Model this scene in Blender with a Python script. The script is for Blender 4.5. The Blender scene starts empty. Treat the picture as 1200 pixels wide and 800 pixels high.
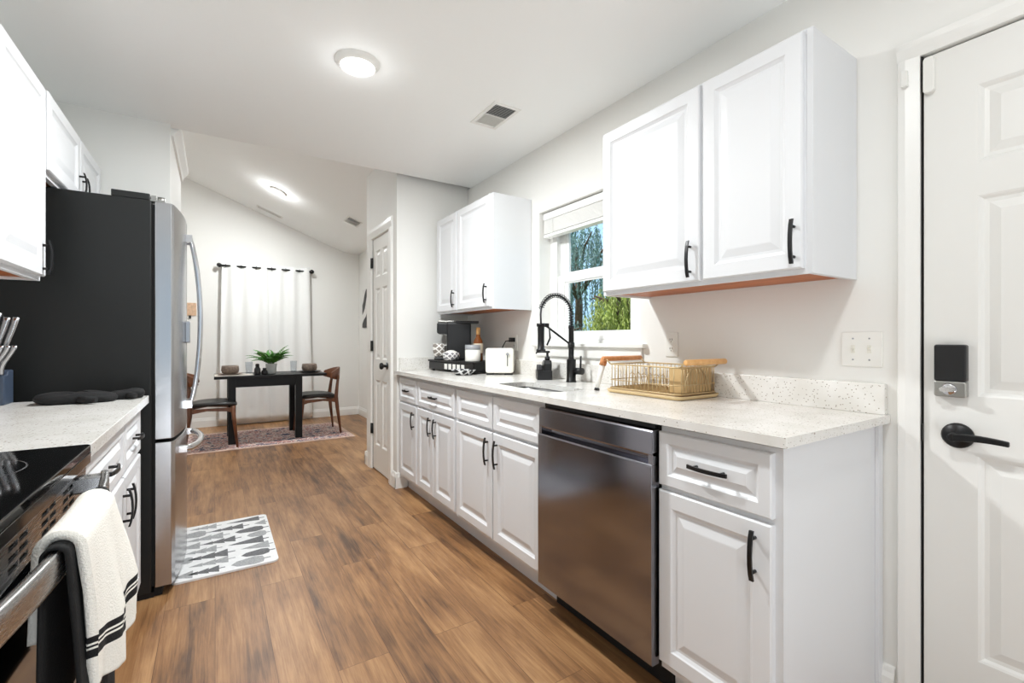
import bpy, bmesh, math, random
from mathutils import Vector, Matrix
random.seed(7)
PI = math.pi
scene = bpy.context.scene
COL = scene.collection

# ------------------------------------------------------------------ camera, world, sun, exposure
H = 1.15
FPX = 540.0
YAW = math.atan((600 - 252) / FPX)
cam_d = bpy.data.cameras.new('camera')
cam_d.sensor_width = 36.0
cam_d.lens = FPX / 1200 * 36.0
cam_d.shift_y = -2 / 1200
cam_d.clip_start = 0.05
cam_d.clip_end = 200
cam = bpy.data.objects.new('camera', cam_d)
cam.location = (0, 0, H)
cam.rotation_euler = (PI / 2, 0, -YAW)
COL.objects.link(cam)
scene.camera = cam

scene.view_settings.view_transform = 'Standard'
scene.view_settings.look = 'None'
scene.view_settings.gamma = 1
scene.view_settings.use_curve_mapping = False
scene.view_settings.exposure = -0.03
scene.cycles.use_denoising = True
scene.cycles.max_bounces = 10
scene.cycles.diffuse_bounces = 6
scene.cycles.glossy_bounces = 5
scene.cycles.transmission_bounces = 8
scene.cycles.sample_clamp_indirect = 8.0
scene.cycles.caustics_reflective = False
scene.cycles.caustics_refractive = False

world = bpy.data.worlds.new('sky')
scene.world = world
world.use_nodes = True
wn = world.node_tree
wn.nodes.clear()
w_out = wn.nodes.new('ShaderNodeOutputWorld')
w_bg = wn.nodes.new('ShaderNodeBackground')
w_tc = wn.nodes.new('ShaderNodeTexCoord')
w_sep = wn.nodes.new('ShaderNodeSeparateXYZ')
w_ramp = wn.nodes.new('ShaderNodeValToRGB')
# overcast white on the street side (-Y), clear blue over the garden (+X)
w_ramp.color_ramp.elements[0].position = 0.35
w_ramp.color_ramp.elements[0].color = (0.7, 0.74, 0.8, 1)
w_ramp.color_ramp.elements[1].position = 0.70
w_ramp.color_ramp.elements[1].color = (0.62, 1.0, 1.35, 1)
w_map = wn.nodes.new('ShaderNodeMapRange')
w_map.inputs['From Min'].default_value = -1
wn.links.new(w_tc.outputs['Generated'], w_sep.inputs[0])
wn.links.new(w_sep.outputs['X'], w_map.inputs['Value'])
wn.links.new(w_map.outputs[0], w_ramp.inputs[0])
wn.links.new(w_ramp.outputs[0], w_bg.inputs['Color'])
w_bg.inputs['Strength'].default_value = 1.0
wn.links.new(w_bg.outputs[0], w_out.inputs[0])

sun_d = bpy.data.lights.new('sun', 'SUN')
sun_d.energy = 6.0
sun_d.angle = 0.01
sun = bpy.data.objects.new('sun', sun_d)
sun.rotation_euler = Vector((0.55, -0.35, -0.76)).to_track_quat('-Z', 'Y').to_euler()
COL.objects.link(sun)

def area_light(name, loc, direction, sx, sy, watts, color=(1, 1, 1)):
    d = bpy.data.lights.new(name, 'AREA'); d.shape = 'RECTANGLE'; d.size = sx; d.size_y = sy; d.energy = watts; d.color = color
    o = bpy.data.objects.new(name, d); o.location = loc
    o.rotation_euler = Vector(direction).to_track_quat('-Z', 'Y').to_euler(); COL.objects.link(o)
    return o
# added fill light, no real source: unseen behind the viewer, aimed at the ceiling
area_light('fill_light', (0.45, -1.2, 0.15), (0.0, 0.6, 1.0), 1.6, 1.2, 34, (0.93, 0.97, 1.0))

LAMP_W = (46.0, 0.7)     # kitchen ceiling lamp: downward glow, glow of the raised dome (watts)
NEAR_W = (12.5, 0.5)     # the lamp behind the viewer
VAULT_W = (46.0, 4.5)   # lamp on the sloped dining ceiling

# ------------------------------------------------------------------ materials
def new_mat(name):
    m = bpy.data.materials.new(name)
    m.use_nodes = True
    return m, m.node_tree, m.node_tree.nodes['Principled BSDF']

def lin(c):
    return tuple(((x / 255) / 12.92 if x / 255 <= 0.04045 else ((x / 255 + 0.055) / 1.055) ** 2.4) for x in c) + (1,)

def M(name, rgb, rough=0.5, metal=0.0, spec=0.5, bump=0.0, bscale=60, vary=0.0, vscale=8, **kw):
    m, t, p = new_mat(name)
    c = lin(rgb)
    p.inputs['Base Color'].default_value = c
    p.inputs['Roughness'].default_value = rough
    p.inputs['Metallic'].default_value = metal
    p.inputs['Specular IOR Level'].default_value = spec
    for k, v in kw.items():
        p.inputs[k.replace('_', ' ')].default_value = v
    tc = t.nodes.new('ShaderNodeTexCoord')
    if vary:
        n = t.nodes.new('ShaderNodeTexNoise'); n.inputs['Scale'].default_value = vscale; n.inputs['Detail'].default_value = 4
        r = t.nodes.new('ShaderNodeValToRGB')
        r.color_ramp.elements[0].position = 0.3; r.color_ramp.elements[1].position = 0.7
        r.color_ramp.elements[0].color = tuple(x * (1 - vary) for x in c[:3]) + (1,)
        r.color_ramp.elements[1].color = tuple(min(1, x * (1 + vary)) for x in c[:3]) + (1,)
        t.links.new(tc.outputs['Object'], n.inputs['Vector'])
        t.links.new(n.outputs['Fac'], r.inputs[0]); t.links.new(r.outputs[0], p.inputs['Base Color'])
    if bump:
        n2 = t.nodes.new('ShaderNodeTexNoise'); n2.inputs['Scale'].default_value = bscale; n2.inputs['Detail'].default_value = 3
        b = t.nodes.new('ShaderNodeBump'); b.inputs['Strength'].default_value = bump; b.inputs['Distance'].default_value = 0.004
        t.links.new(tc.outputs['Object'], n2.inputs['Vector'])
        t.links.new(n2.outputs['Fac'], b.inputs['Height']); t.links.new(b.outputs[0], p.inputs['Normal'])
    return m

def mat_floor():
    m, t, p = new_mat('oak_plank_floor')
    N, L = t.nodes, t.links
    geo = N.new('ShaderNodeNewGeometry')
    mp = N.new('ShaderNodeMapping'); mp.inputs['Rotation'].default_value = (0, 0, PI / 2)
    L.new(geo.outputs['Position'], mp.inputs['Vector'])
    br = N.new('ShaderNodeTexBrick')
    br.offset = 0.37; br.inputs['Scale'].default_value = 1
    br.inputs['Brick Width'].default_value = 1.22; br.inputs['Row Height'].default_value = 0.18
    br.inputs['Mortar Size'].default_value = 0.0012; br.inputs['Mortar Smooth'].default_value = 0.3
    br.inputs['Color1'].default_value = (0, 0, 0, 1); br.inputs['Color2'].default_value = (1, 1, 1, 1)
    br.inputs['Mortar'].default_value = (0.5, 0.5, 0.5, 1); br.inputs['Bias'].default_value = 0
    L.new(mp.outputs[0], br.inputs['Vector'])
    # long streaky grain
    mg = N.new('ShaderNodeMapping'); mg.inputs['Scale'].default_value = (1.5, 22, 1)
    addv = N.new('ShaderNodeVectorMath'); addv.operation = 'ADD'
    sc = N.new('ShaderNodeVectorMath'); sc.operation = 'SCALE'; sc.inputs['Scale'].default_value = 7.0
    L.new(br.outputs['Color'], sc.inputs[0]); L.new(mp.outputs[0], addv.inputs[0]); L.new(sc.outputs[0], addv.inputs[1])
    L.new(addv.outputs[0], mg.inputs['Vector'])
    n1 = N.new('ShaderNodeTexNoise'); n1.inputs['Scale'].default_value = 1.6; n1.inputs['Detail'].default_value = 8; n1.inputs['Roughness'].default_value = 0.65; n1.inputs['Distortion'].default_value = 0.6
    L.new(mg.outputs[0], n1.inputs['Vector'])
    mg2 = N.new('ShaderNodeMapping'); mg2.inputs['Scale'].default_value = (1.6, 6, 1); L.new(addv.outputs[0], mg2.inputs['Vector'])
    n2 = N.new('ShaderNodeTexNoise'); n2.inputs['Scale'].default_value = 1.5; n2.inputs['Detail'].default_value = 5
    L.new(mg2.outputs[0], n2.inputs['Vector'])
    r1 = N.new('ShaderNodeValToRGB')
    e = r1.color_ramp.elements
    e[0].position = 0.36; e[0].color = lin((82, 56, 36))
    e[1].position = 0.68; e[1].color = lin((180, 138, 94))
    x = e.new(0.5); x.color = lin((139, 99, 63))
    mixf = N.new('ShaderNodeMath'); mixf.operation = 'MULTIPLY_ADD'; mixf.inputs[1].default_value = 0.42
    mf2 = N.new('ShaderNodeMath'); mf2.operation = 'MULTIPLY'; mf2.inputs[1].default_value = 0.48
    L.new(n2.outputs['Fac'], mf2.inputs[0]); L.new(n1.outputs['Fac'], mixf.inputs[0]); L.new(mf2.outputs[0], mixf.inputs[2])
    mf3 = N.new('ShaderNodeMath'); mf3.operation = 'MULTIPLY_ADD'; mf3.inputs[1].default_value = 0.10; 
    mg3 = N.new('ShaderNodeMapping'); mg3.inputs['Scale'].default_value = (6, 150, 1); L.new(addv.outputs[0], mg3.inputs['Vector'])
    n3 = N.new('ShaderNodeTexNoise'); n3.inputs['Scale'].default_value = 1.5; n3.inputs['Detail'].default_value = 3
    L.new(mg3.outputs[0], n3.inputs['Vector'])
    fine = N.new('ShaderNodeMath'); fine.operation = 'MULTIPLY_ADD'; fine.inputs[1].default_value = 0.16
    L.new(n3.outputs['Fac'], fine.inputs[0]); L.new(mixf.outputs[0], fine.inputs[2])
    sub = N.new('ShaderNodeMath'); sub.operation = 'SUBTRACT'; sub.inputs[1].default_value = 0.07
    L.new(fine.outputs[0], sub.inputs[0])
    L.new(br.outputs['Color'], mf3.inputs[0]); L.new(sub.outputs[0], mf3.inputs[2])
    L.new(mf3.outputs[0], r1.inputs[0])
    mx = N.new('ShaderNodeMixRGB'); mx.blend_type = 'MULTIPLY'; mx.inputs['Color2'].default_value = (0.45, 0.38, 0.32, 1)
    L.new(br.outputs['Fac'], mx.inputs['Fac']); L.new(r1.outputs[0], mx.inputs['Color1'])
    L.new(mx.outputs[0], p.inputs['Base Color'])
    p.inputs['Roughness'].default_value = 0.42
    b = N.new('ShaderNodeBump'); b.inputs['Strength'].default_value = 0.15; b.inputs['Distance'].default_value = 0.003
    L.new(n1.outputs['Fac'], b.inputs['Height']); L.new(b.outputs[0], p.inputs['Normal'])
    return m

def mat_quartz():
    m, t, p = new_mat('speckled_quartz')
    N, L = t.nodes, t.links
    geo = N.new('ShaderNodeNewGeometry')
    base = N.new('ShaderNodeTexNoise'); base.inputs['Scale'].default_value = 9; base.inputs['Detail'].default_value = 6
    L.new(geo.outputs['Position'], base.inputs['Vector'])
    r0 = N.new('ShaderNodeValToRGB'); r0.color_ramp.elements[0].position = 0.35; r0.color_ramp.elements[1].position = 0.65
    r0.color_ramp.elements[0].color = lin((219, 216, 210)); r0.color_ramp.elements[1].color = lin((231, 229, 225))
    L.new(base.outputs['Fac'], r0.inputs[0])
    prev = r0.outputs[0]
    for sc, th, col in ((190, 0.26, (186, 180, 170)), (95, 0.20, (160, 150, 138)), (55, 0.15, (160, 152, 143)), (30, 0.135, (40, 37, 35))):
        v = N.new('ShaderNodeTexVoronoi'); v.inputs['Scale'].default_value = sc
        L.new(geo.outputs['Position'], v.inputs['Vector'])
        sepc = N.new('ShaderNodeSeparateColor'); L.new(v.outputs['Color'], sepc.inputs[0])
        # random size per cell
        ml = N.new('ShaderNodeMath'); ml.operation = 'MULTIPLY'; ml.inputs[1].default_value = th * 2.4
        L.new(sepc.outputs[0], ml.inputs[0])
        sb = N.new('ShaderNodeMath'); sb.operation = 'SUBTRACT'; sb.inputs[1].default_value = th * (1.85 if sc == 30 else 1.5 if sc == 55 else 0.9)
        L.new(ml.outputs[0], sb.inputs[0])
        lt = N.new('ShaderNodeMath'); lt.operation = 'LESS_THAN'
        L.new(v.outputs['Distance'], lt.inputs[0]); L.new(sb.outputs[0], lt.inputs[1])
        mx = N.new('ShaderNodeMixRGB'); mx.inputs['Color2'].default_value = lin(col)
        L.new(lt.outputs[0], mx.inputs['Fac']); L.new(prev, mx.inputs['Color1'])
        prev = mx.outputs[0]
    L.new(prev, p.inputs['Base Color'])
    p.inputs['Roughness'].default_value = 0.2
    return m

def mat_steel(name, rgb, rough=0.28, axis='z', streak=120, amt=0.10):
    m, t, p = new_mat(name)
    N, L = t.nodes, t.links
    p.inputs['Metallic'].default_value = 1.0
    tc = N.new('ShaderNodeTexCoord'); mp = N.new('ShaderNodeMapping')
    mp.inputs['Scale'].default_value = {'z': (streak, streak, 1), 'y': (streak, 1, streak), 'x': (1, streak, streak)}[axis]
    n = N.new('ShaderNodeTexNoise'); n.inputs['Scale'].default_value = 3; n.inputs['Detail'].default_value = 2
    L.new(tc.outputs['Object'], mp.inputs[0]); L.new(mp.outputs[0], n.inputs['Vector'])
    mr = N.new('ShaderNodeMapRange'); mr.inputs['To Min'].default_value = rough - amt / 2; mr.inputs['To Max'].default_value = rough + amt / 2
    L.new(n.outputs['Fac'], mr.inputs[0]); L.new(mr.outputs[0], p.inputs['Roughness'])
    p.inputs['Base Color'].default_value = lin(rgb)
    return m

def mat_wood(name, dark, light, scale=(3, 30, 30), rough=0.45):
    m, t, p = new_mat(name)
    N, L = t.nodes, t.links
    tc = N.new('ShaderNodeTexCoord'); mp = N.new('ShaderNodeMapping'); mp.inputs['Scale'].default_value = scale
    n = N.new('ShaderNodeTexNoise'); n.inputs['Scale'].default_value = 2; n.inputs['Detail'].default_value = 6; n.inputs['Distortion'].default_value = 0.4
    r = N.new('ShaderNodeValToRGB'); r.color_ramp.elements[0].position = 0.3; r.color_ramp.elements[1].position = 0.7
    r.color_ramp.elements[0].color = lin(dark); r.color_ramp.elements[1].color = lin(light)
    L.new(tc.outputs['Object'], mp.inputs[0]); L.new(mp.outputs[0], n.inputs['Vector']); L.new(n.outputs['Fac'], r.inputs[0])
    L.new(r.outputs[0], p.inputs['Base Color']); p.inputs['Roughness'].default_value = rough
    return m

def mat_rug():
    m, t, p = new_mat('woven_rug')
    N, L = t.nodes, t.links
    tc = N.new('ShaderNodeTexCoord')
    n = N.new('ShaderNodeTexNoise'); n.inputs['Scale'].default_value = 5; n.inputs['Detail'].default_value = 2
    mp = N.new('ShaderNodeMapping'); mp.inputs['Scale'].default_value = (1, 1.6, 1)
    L.new(tc.outputs['Object'], mp.inputs[0]); L.new(mp.outputs[0], n.inputs['Vector'])
    v = N.new('ShaderNodeTexVoronoi'); v.inputs['Scale'].default_value = 16
    L.new(mp.outputs[0], v.inputs['Vector'])
    add = N.new('ShaderNodeMath'); add.operation = 'ADD'
    ml = N.new('ShaderNodeMath'); ml.operation = 'MULTIPLY'; ml.inputs[1].default_value = 0.55
    L.new(v.outputs['Distance'], ml.inputs[0]); L.new(ml.outputs[0], add.inputs[0]); L.new(n.outputs['Fac'], add.inputs[1])
    r = N.new('ShaderNodeValToRGB'); r.color_ramp.interpolation = 'CONSTANT'
    cols = [(0.0, (78, 78, 98)), (0.50, (168, 92, 84)), (0.57, (222, 206, 196)), (0.66, (112, 104, 112)), (0.71, (182, 108, 98)), (0.78, (216, 198, 190)), (0.9, (86, 84, 104))]
    e = r.color_ramp.elements
    e[0].position, e[0].color = cols[0][0], lin(cols[0][1]); e[1].position, e[1].color = cols[1][0], lin(cols[1][1])
    for pos, c in cols[2:]:
        x = e.new(pos); x.color = lin(c)
    L.new(add.outputs[0], r.inputs[0])
    L.new(r.outputs[0], p.inputs['Base Color']); p.inputs['Roughness'].default_value = 0.95
    return m

def mat_lattice(name, c0, c1, scale=90, rough=0.25):
    # diamond lattice relief on glass and ceramic cups
    m, t, p = new_mat(name)
    N, L = t.nodes, t.links
    tc = N.new('ShaderNodeTexCoord')
    outs = []
    for rot in (PI / 4, -PI / 4):
        mp = N.new('ShaderNodeMapping'); mp.inputs['Rotation'].default_value = (0, rot, 0)
        w = N.new('ShaderNodeTexWave'); w.inputs['Scale'].default_value = scale; w.bands_direction = 'X'
        L.new(tc.outputs['Object'], mp.inputs[0]); L.new(mp.outputs[0], w.inputs['Vector']); outs.append(w.outputs['Fac'])
    mx = N.new('ShaderNodeMath'); mx.operation = 'MAXIMUM'
    L.new(outs[0], mx.inputs[0]); L.new(outs[1], mx.inputs[1])
    r = N.new('ShaderNodeValToRGB'); r.color_ramp.elements[0].position = 0.75; r.color_ramp.elements[1].position = 0.9
    r.color_ramp.elements[0].color = lin(c0); r.color_ramp.elements[1].color = lin(c1)
    L.new(mx.outputs[0], r.inputs[0]); L.new(r.outputs[0], p.inputs['Base Color'])
    p.inputs['Roughness'].default_value = rough
    return m

def mat_emit(name, rgb, s):
    m, t, p = new_mat(name)
    p.inputs['Base Color'].default_value = lin(rgb)
    p.inputs['Emission Color'].default_value = lin(rgb)
    p.inputs['Emission Strength'].default_value = s
    return m

def mat_glass(name, tint=(255, 255, 255), rough=0.0):
    m, t, p = new_mat(name)
    p.inputs['Base Color'].default_value = lin(tint)
    p.inputs['Transmission Weight'].default_value = 1.0
    p.inputs['Roughness'].default_value = rough
    p.inputs['IOR'].default_value = 1.45
    return m

def mat_pane(name='window_pane', ior=1.25, tint=(1, 1, 1, 1)):
    m, t, p = new_mat(name)
    N, L = t.nodes, t.links
    tr = N.new('ShaderNodeBsdfTransparent'); gl = N.new('ShaderNodeBsdfGlossy'); gl.inputs['Roughness'].default_value = 0.0
    fr = N.new('ShaderNodeFresnel'); fr.inputs['IOR'].default_value = ior
    mx = N.new('ShaderNodeMixShader')
    tr.inputs['Color'].default_value = tint
    gb_ = N.new('ShaderNodeNewGeometry'); on = N.new('ShaderNodeMath'); on.operation = 'SUBTRACT'; on.inputs[0].default_value = 1.0
    ml = N.new('ShaderNodeMath'); ml.operation = 'MULTIPLY'
    L.new(gb_.outputs['Backfacing'], on.inputs[1]); L.new(on.outputs[0], ml.inputs[0]); L.new(fr.outputs[0], ml.inputs[1])
    L.new(ml.outputs[0], mx.inputs[0]); L.new(tr.outputs[0], mx.inputs[1]); L.new(gl.outputs[0], mx.inputs[2])
    L.new(mx.outputs[0], N['Material Output'].inputs['Surface'])
    return m

def mat_art():
    m, t, p = new_mat('abstract_art_print')
    N, L = t.nodes, t.links
    tc = N.new('ShaderNodeTexCoord')
    w = N.new('ShaderNodeTexWave'); w.inputs['Scale'].default_value = 1.6; w.inputs['Distortion'].default_value = 6; w.inputs['Detail'].default_value = 1
    w.bands_direction = 'DIAGONAL'
    r = N.new('ShaderNodeValToRGB'); r.color_ramp.interpolation = 'CONSTANT'
    r.color_ramp.elements[0].color = lin((30, 28, 28)); r.color_ramp.elements[1].position = 0.5; r.color_ramp.elements[1].color = lin((225, 222, 218))
    L.new(tc.outputs['Object'], w.inputs['Vector']); L.new(w.outputs['Fac'], r.inputs[0]); L.new(r.outputs[0], p.inputs['Base Color'])
    return m

WALL = M('wall_paint', (234, 233, 229), 0.7, bump=0.02, bscale=250)
CEIL = M('ceiling_paint', (249, 250, 249), 0.8, bump=0.03, bscale=200)
TRIM = M('trim_gloss_white', (236, 235, 231), 0.35)
CAB = M('cabinet_white', (223, 224, 226), 0.4, spec=0.35)
DOORW = M('door_white', (232, 231, 227), 0.38)
VINYL = M('vinyl_white', (240, 240, 238), 0.35)
BLACK = M('matte_black_metal', (16, 16, 17), 0.38, spec=0.4)
BLACKPL = M('black_plastic', (22, 22, 24), 0.35)
FRIDGE_SIDE = M('textured_charcoal_side', (20, 21, 20), 0.5, spec=0.4, bump=0.05, bscale=400)
GAP = M('dark_gap', (8, 8, 8), 0.7)
GLASSTOP = M('black_ceramic_glass', (6, 6, 7), 0.06)
BURNER = M('burner_marking', (70, 70, 72), 0.2)
STEEL = mat_steel('brushed_steel', (190, 190, 192), 0.24)
SINKST = mat_steel('sink_steel', (140, 140, 140), 0.35)
STEEL_Y = mat_steel('brushed_steel_horizontal', (176, 174, 172), 0.27, 'y')
DWSTEEL = mat_steel('dishwasher_steel', (150, 150, 157), 0.15, 'z', 60, 0.02)
CHROME = M('polished_chrome', (215, 215, 218), 0.12, 1.0)
NICKEL = mat_steel('satin_nickel', (175, 174, 170), 0.3)
FLOOR = mat_floor()
QUARTZ = mat_quartz()
UNDER = mat_wood('orange_plywood', (150, 78, 34), (188, 108, 52), (20, 3, 20), 0.5)
PINE = mat_wood('beech_handle', (214, 160, 98), (232, 184, 124), (20, 4, 20), 0.5)
PINER = mat_wood('orange_handle', (196, 128, 78), (216, 152, 100), (20, 4, 20), 0.5)
WALNUT = mat_wood('walnut', (86, 50, 32), (124, 76, 48), (12, 12, 3), 0.4)
TABLE = M('black_table_lacquer', (13, 12, 12), 0.4, spec=0.25)
LEATHER = M('black_leather', (26, 25, 25), 0.4, bump=0.1, bscale=200)
CURTAIN = M('white_curtain_cloth', (236, 236, 234), 0.9, bump=0.05, bscale=400)
RUG = mat_rug()
FRINGE = M('rug_border', (206, 180, 168), 0.95, vary=0.15, vscale=30)
MATW = M('mat_off_white', (228, 228, 228), 0.7, vary=0.05, vscale=60)
MATD = M('mat_dark_tree', (98, 98, 100), 0.7, vary=0.35, vscale=120)
MATL = M('mat_light_tree', (158, 159, 160), 0.7, vary=0.25, vscale=120)
TOWEL = M('cream_towel', (243, 239, 230), 0.95, bump=0.5, bscale=350)
STRIPE = M('black_towel_stripe', (18, 17, 18), 0.95, bump=0.4, bscale=350)
BLACKCLOTH = M('black_cloth', (9, 9, 10), 0.9, bump=0.3, bscale=300)
MITT = M('black_quilted_cloth', (14, 14, 15), 0.85, bump=0.4, bscale=120)
BLOCK = M('slate_block', (62, 74, 92), 0.4)
WHITEPL = M('white_plastic', (236, 235, 230), 0.3)
CREAMPL = M('cream_enamel', (232, 230, 220), 0.25)
GREYPL = M('grey_plastic', (150, 152, 156), 0.3)
RACK = M('gold_beige_wire', (190, 166, 124), 0.4, 0.3)
TRAY = M('beige_tray', (206, 180, 134), 0.45)
CADDY = M('tan_caddy', (204, 172, 122), 0.5)
BOTTLE = mat_glass('amber_bottle', (196, 128, 60), 0.05)
SYRUP = M('amber_syrup_glass', (120, 66, 26), 0.12)
LABELP = M('bottle_label_paper', (226, 214, 190), 0.6)
CANDLE = M('white_jar', (240, 238, 232), 0.2)
GLASS = mat_pane('clear_glass', 1.45, (0.90, 0.915, 0.93, 1))
PANE = mat_pane()
DARKRIM = M('dark_polished_rim', (60, 58, 57), 0.12, 0.85)
def mat_blind():
    m, t, p = new_mat('blind_slat')
    N, L = t.nodes, t.links
    p.inputs['Base Color'].default_value = lin((246, 245, 242)); p.inputs['Roughness'].default_value = 0.5
    tl = N.new('ShaderNodeBsdfTranslucent'); tl.inputs['Color'].default_value = lin((246, 245, 240))
    mx = N.new('ShaderNodeMixShader'); mx.inputs[0].default_value = 0.2
    L.new(p.outputs[0], mx.inputs[1]); L.new(tl.outputs[0], mx.inputs[2]); L.new(mx.outputs[0], N['Material Output'].inputs['Surface'])
    return m
BLINDM = mat_blind()
LATT_G = mat_lattice('lattice_cup', (138, 130, 122), (236, 233, 228), 10)
LATT_W = mat_lattice('lattice_bowl', (128, 126, 130), (240, 238, 236), 13)
STRIPEDISH = mat_lattice('black_white_pattern', (20, 20, 22), (225, 225, 225), 9, 0.4)
STONE = M('stoneware', (128, 112, 100), 0.6, vary=0.3, vscale=60)
PLATE = M('dark_plate', (24, 24, 26), 0.35)
LINEN = M('striped_linen', (214, 206, 196), 0.9, vary=0.12, vscale=80)
POT = M('pale_grey_pot', (206, 208, 204), 0.5, vary=0.06, vscale=30)
LEAF = M('fern_green', (66, 124, 40), 0.5, vary=0.4, vscale=14)
STEM = M('green_stem', (74, 104, 44), 0.6)
TAN = M('tan_plaque', (206, 172, 142), 0.6, vary=0.22, vscale=45)
PUTTY = M('pale_steel_clip', (160, 162, 166), 0.3, 0.7)
GROUND = M('garden_grass', (86, 112, 52), 0.9, vary=0.3, vscale=2)
BARK = M('tree_bark', (92, 76, 60), 0.9, vary=0.3, vscale=12)
WILLOW = M('willow_leaf', (158, 172, 84), 0.6, vary=0.45, vscale=3)
CONIFER = M('blue_green_leaf', (112, 146, 138), 0.6, vary=0.45, vscale=3)
DIFF = mat_emit('lit_diffuser', (255, 252, 246), 6.0)
ART = mat_art()
RUBBER = M('grey_rubber', (60, 60, 62), 0.7)
VENTD = M('vent_shadow', (60, 60, 60), 0.7)

# ------------------------------------------------------------------ mesh builder
class MB:
    def __init__(self):
        self.v, self.f, self.m, self.s = [], [], [], []
    def add(self, verts, faces, mi=0, smooth=False):
        o = len(self.v)
        self.v += [tuple(x) for x in verts]
        for f in faces:
            self.f.append([o + i for i in f]); self.m.append(mi); self.s.append(smooth)
        return self
    def box(self, x0, x1, y0, y1, z0, z1, mi=0):
        x0, x1 = min(x0, x1), max(x0, x1); y0, y1 = min(y0, y1), max(y0, y1); z0, z1 = min(z0, z1), max(z0, z1)
        v = [(x0, y0, z0), (x1, y0, z0), (x1, y1, z0), (x0, y1, z0), (x0, y0, z1), (x1, y0, z1), (x1, y1, z1), (x0, y1, z1)]
        return self.add(v, [(0, 3, 2, 1), (4, 5, 6, 7), (0, 1, 5, 4), (1, 2, 6, 5), (2, 3, 7, 6), (3, 0, 4, 7)], mi)
    def loops(self, rings, mi=0, smooth=True, cap0=True, cap1=True, closed=True, ring_closed=False):
        """loft a list of equal-length rings"""
        n = len(rings[0]); o = []
        for r in rings: o += list(r)
        fs = []
        R = len(rings)
        for i in range(R if ring_closed else R - 1):
            j = (i + 1) % R
            for k in range(n if closed else n - 1):
                l = (k + 1) % n
                fs.append((i * n + k, i * n + l, j * n + l, j * n + k))
        self.add(o, fs, mi, smooth)
        if not ring_closed:
            if cap0: self.add(rings[0], [tuple(range(n))[::-1]], mi, False)
            if cap1: self.add(rings[-1], [tuple(range(n))], mi, False)
        return self
    def cyl(self, p0, p1, r0, r1=None, n=20, mi=0, smooth=True):
        return self.tube([p0, p1], [r0, r0 if r1 is None else r1], n, mi, smooth)
    def tube(self, pts, r, n=8, mi=0, smooth=True, closed=False):
        pts = [Vector(p) for p in pts]
        rs = r if isinstance(r, (list, tuple)) else [r] * len(pts)
        P = len(pts); rings = []
        up = None
        for i, p in enumerate(pts):
            a = pts[(i - 1) % P] if (closed or i > 0) else p
            b = pts[(i + 1) % P] if (closed or i < P - 1) else p
            t = (b - a).normalized() if (b - a).length > 1e-9 else Vector((0, 0, 1))
            if up is None:
                up = Vector((0, 0, 1)) if abs(t.z) < 0.9 else Vector((1, 0, 0))
            u = (up - t * up.dot(t))
            if u.length < 1e-6: u = t.orthogonal()
            u.normalize(); w = t.cross(u); up = u
            rings.append([p + (u * math.cos(2 * PI * k / n) + w * math.sin(2 * PI * k / n)) * rs[i] for k in range(n)])
        return self.loops(rings, mi, smooth, ring_closed=closed)
    def lathe(self, c, prof, n=28, mi=0, smooth=True, caps=True, axis='z'):
        rings = []
        for r, z in prof:
            ring = []
            for k in range(n):
                a = 2 * PI * k / n
                if axis == 'z': ring.append((c[0] + r * math.cos(a), c[1] + r * math.sin(a), c[2] + z))
                elif axis == 'x': ring.append((c[0] + z, c[1] + r * math.cos(a), c[2] + r * math.sin(a)))
                else: ring.append((c[0] + r * math.cos(a), c[1] + z, c[2] + r * math.sin(a)))
            rings.append(ring)
        return self.loops(rings, mi, smooth, caps, caps)
    def prism(self, poly, a0, a1, axis='y', mi=0, smooth=False):
        """extrude a 2D outline along an axis: 'y' -> poly is (x,z); 'z' -> (x,y); 'x' -> (y,z)"""
        def mk(p, a):
            return {'y': (p[0], a, p[1]), 'z': (p[0], p[1], a), 'x': (a, p[0], p[1])}[axis]
        return self.loops([[mk(p, a0) for p in poly], [mk(p, a1) for p in poly]], mi, smooth)
    def panel(self, f, u0, u1, v0, v1, rings, mi=0):
        """rectangular stepped relief: rings = [(inset, height)]; f maps (u,v,w) to space"""
        rr = []
        for ins, w in rings:
            rr.append([f(u0 + ins, v0 + ins, w), f(u1 - ins, v0 + ins, w), f(u1 - ins, v1 - ins, w), f(u0 + ins, v1 - ins, w)])
        return self.loops(rr, mi, False, True, True)
    def sheet(self, grid, th, mi_fn=None, smooth=True):
        """thick cloth from a grid of points [i][j], thickness along the normals"""
        R, C = len(grid), len(grid[0])
        g = [[Vector(p) for p in row] for row in grid]
        top, bot = [], []
        for i in range(R):
            for j in range(C):
                a = g[min(i + 1, R - 1)][j] - g[max(i - 1, 0)][j]; b = g[i][min(j + 1, C - 1)] - g[i][max(j - 1, 0)]
                nrm = a.cross(b)
                nrm = nrm.normalized() if nrm.length > 1e-9 else Vector((0, 0, 1))
                top.append(g[i][j] + nrm * th / 2); bot.append(g[i][j] - nrm * th / 2)
        o = len(self.v); self.v += [tuple(p) for p in top + bot]; K = R * C
        def q(fs, mi):
            self.f.append([o + x for x in fs]); self.m.append(mi); self.s.append(smooth)
        for i in range(R - 1):
            for j in range(C - 1):
                mi = mi_fn(i, j) if mi_fn else 0
                a, b, c, d = i * C + j, i * C + j + 1, (i + 1) * C + j + 1, (i + 1) * C + j
                q((a, d, c, b), mi); q((K + a, K + b, K + c, K + d), mi)
        for i in range(R - 1):
            mi = mi_fn(i, 0) if mi_fn else 0
            a, d = i * C, (i + 1) * C; q((a, K + a, K + d, d), mi)
            mi = mi_fn(i, C - 2) if mi_fn else 0
            a, d = i * C + C - 1, (i + 1) * C + C - 1; q((a, d, K + d, K + a), mi)
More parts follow.
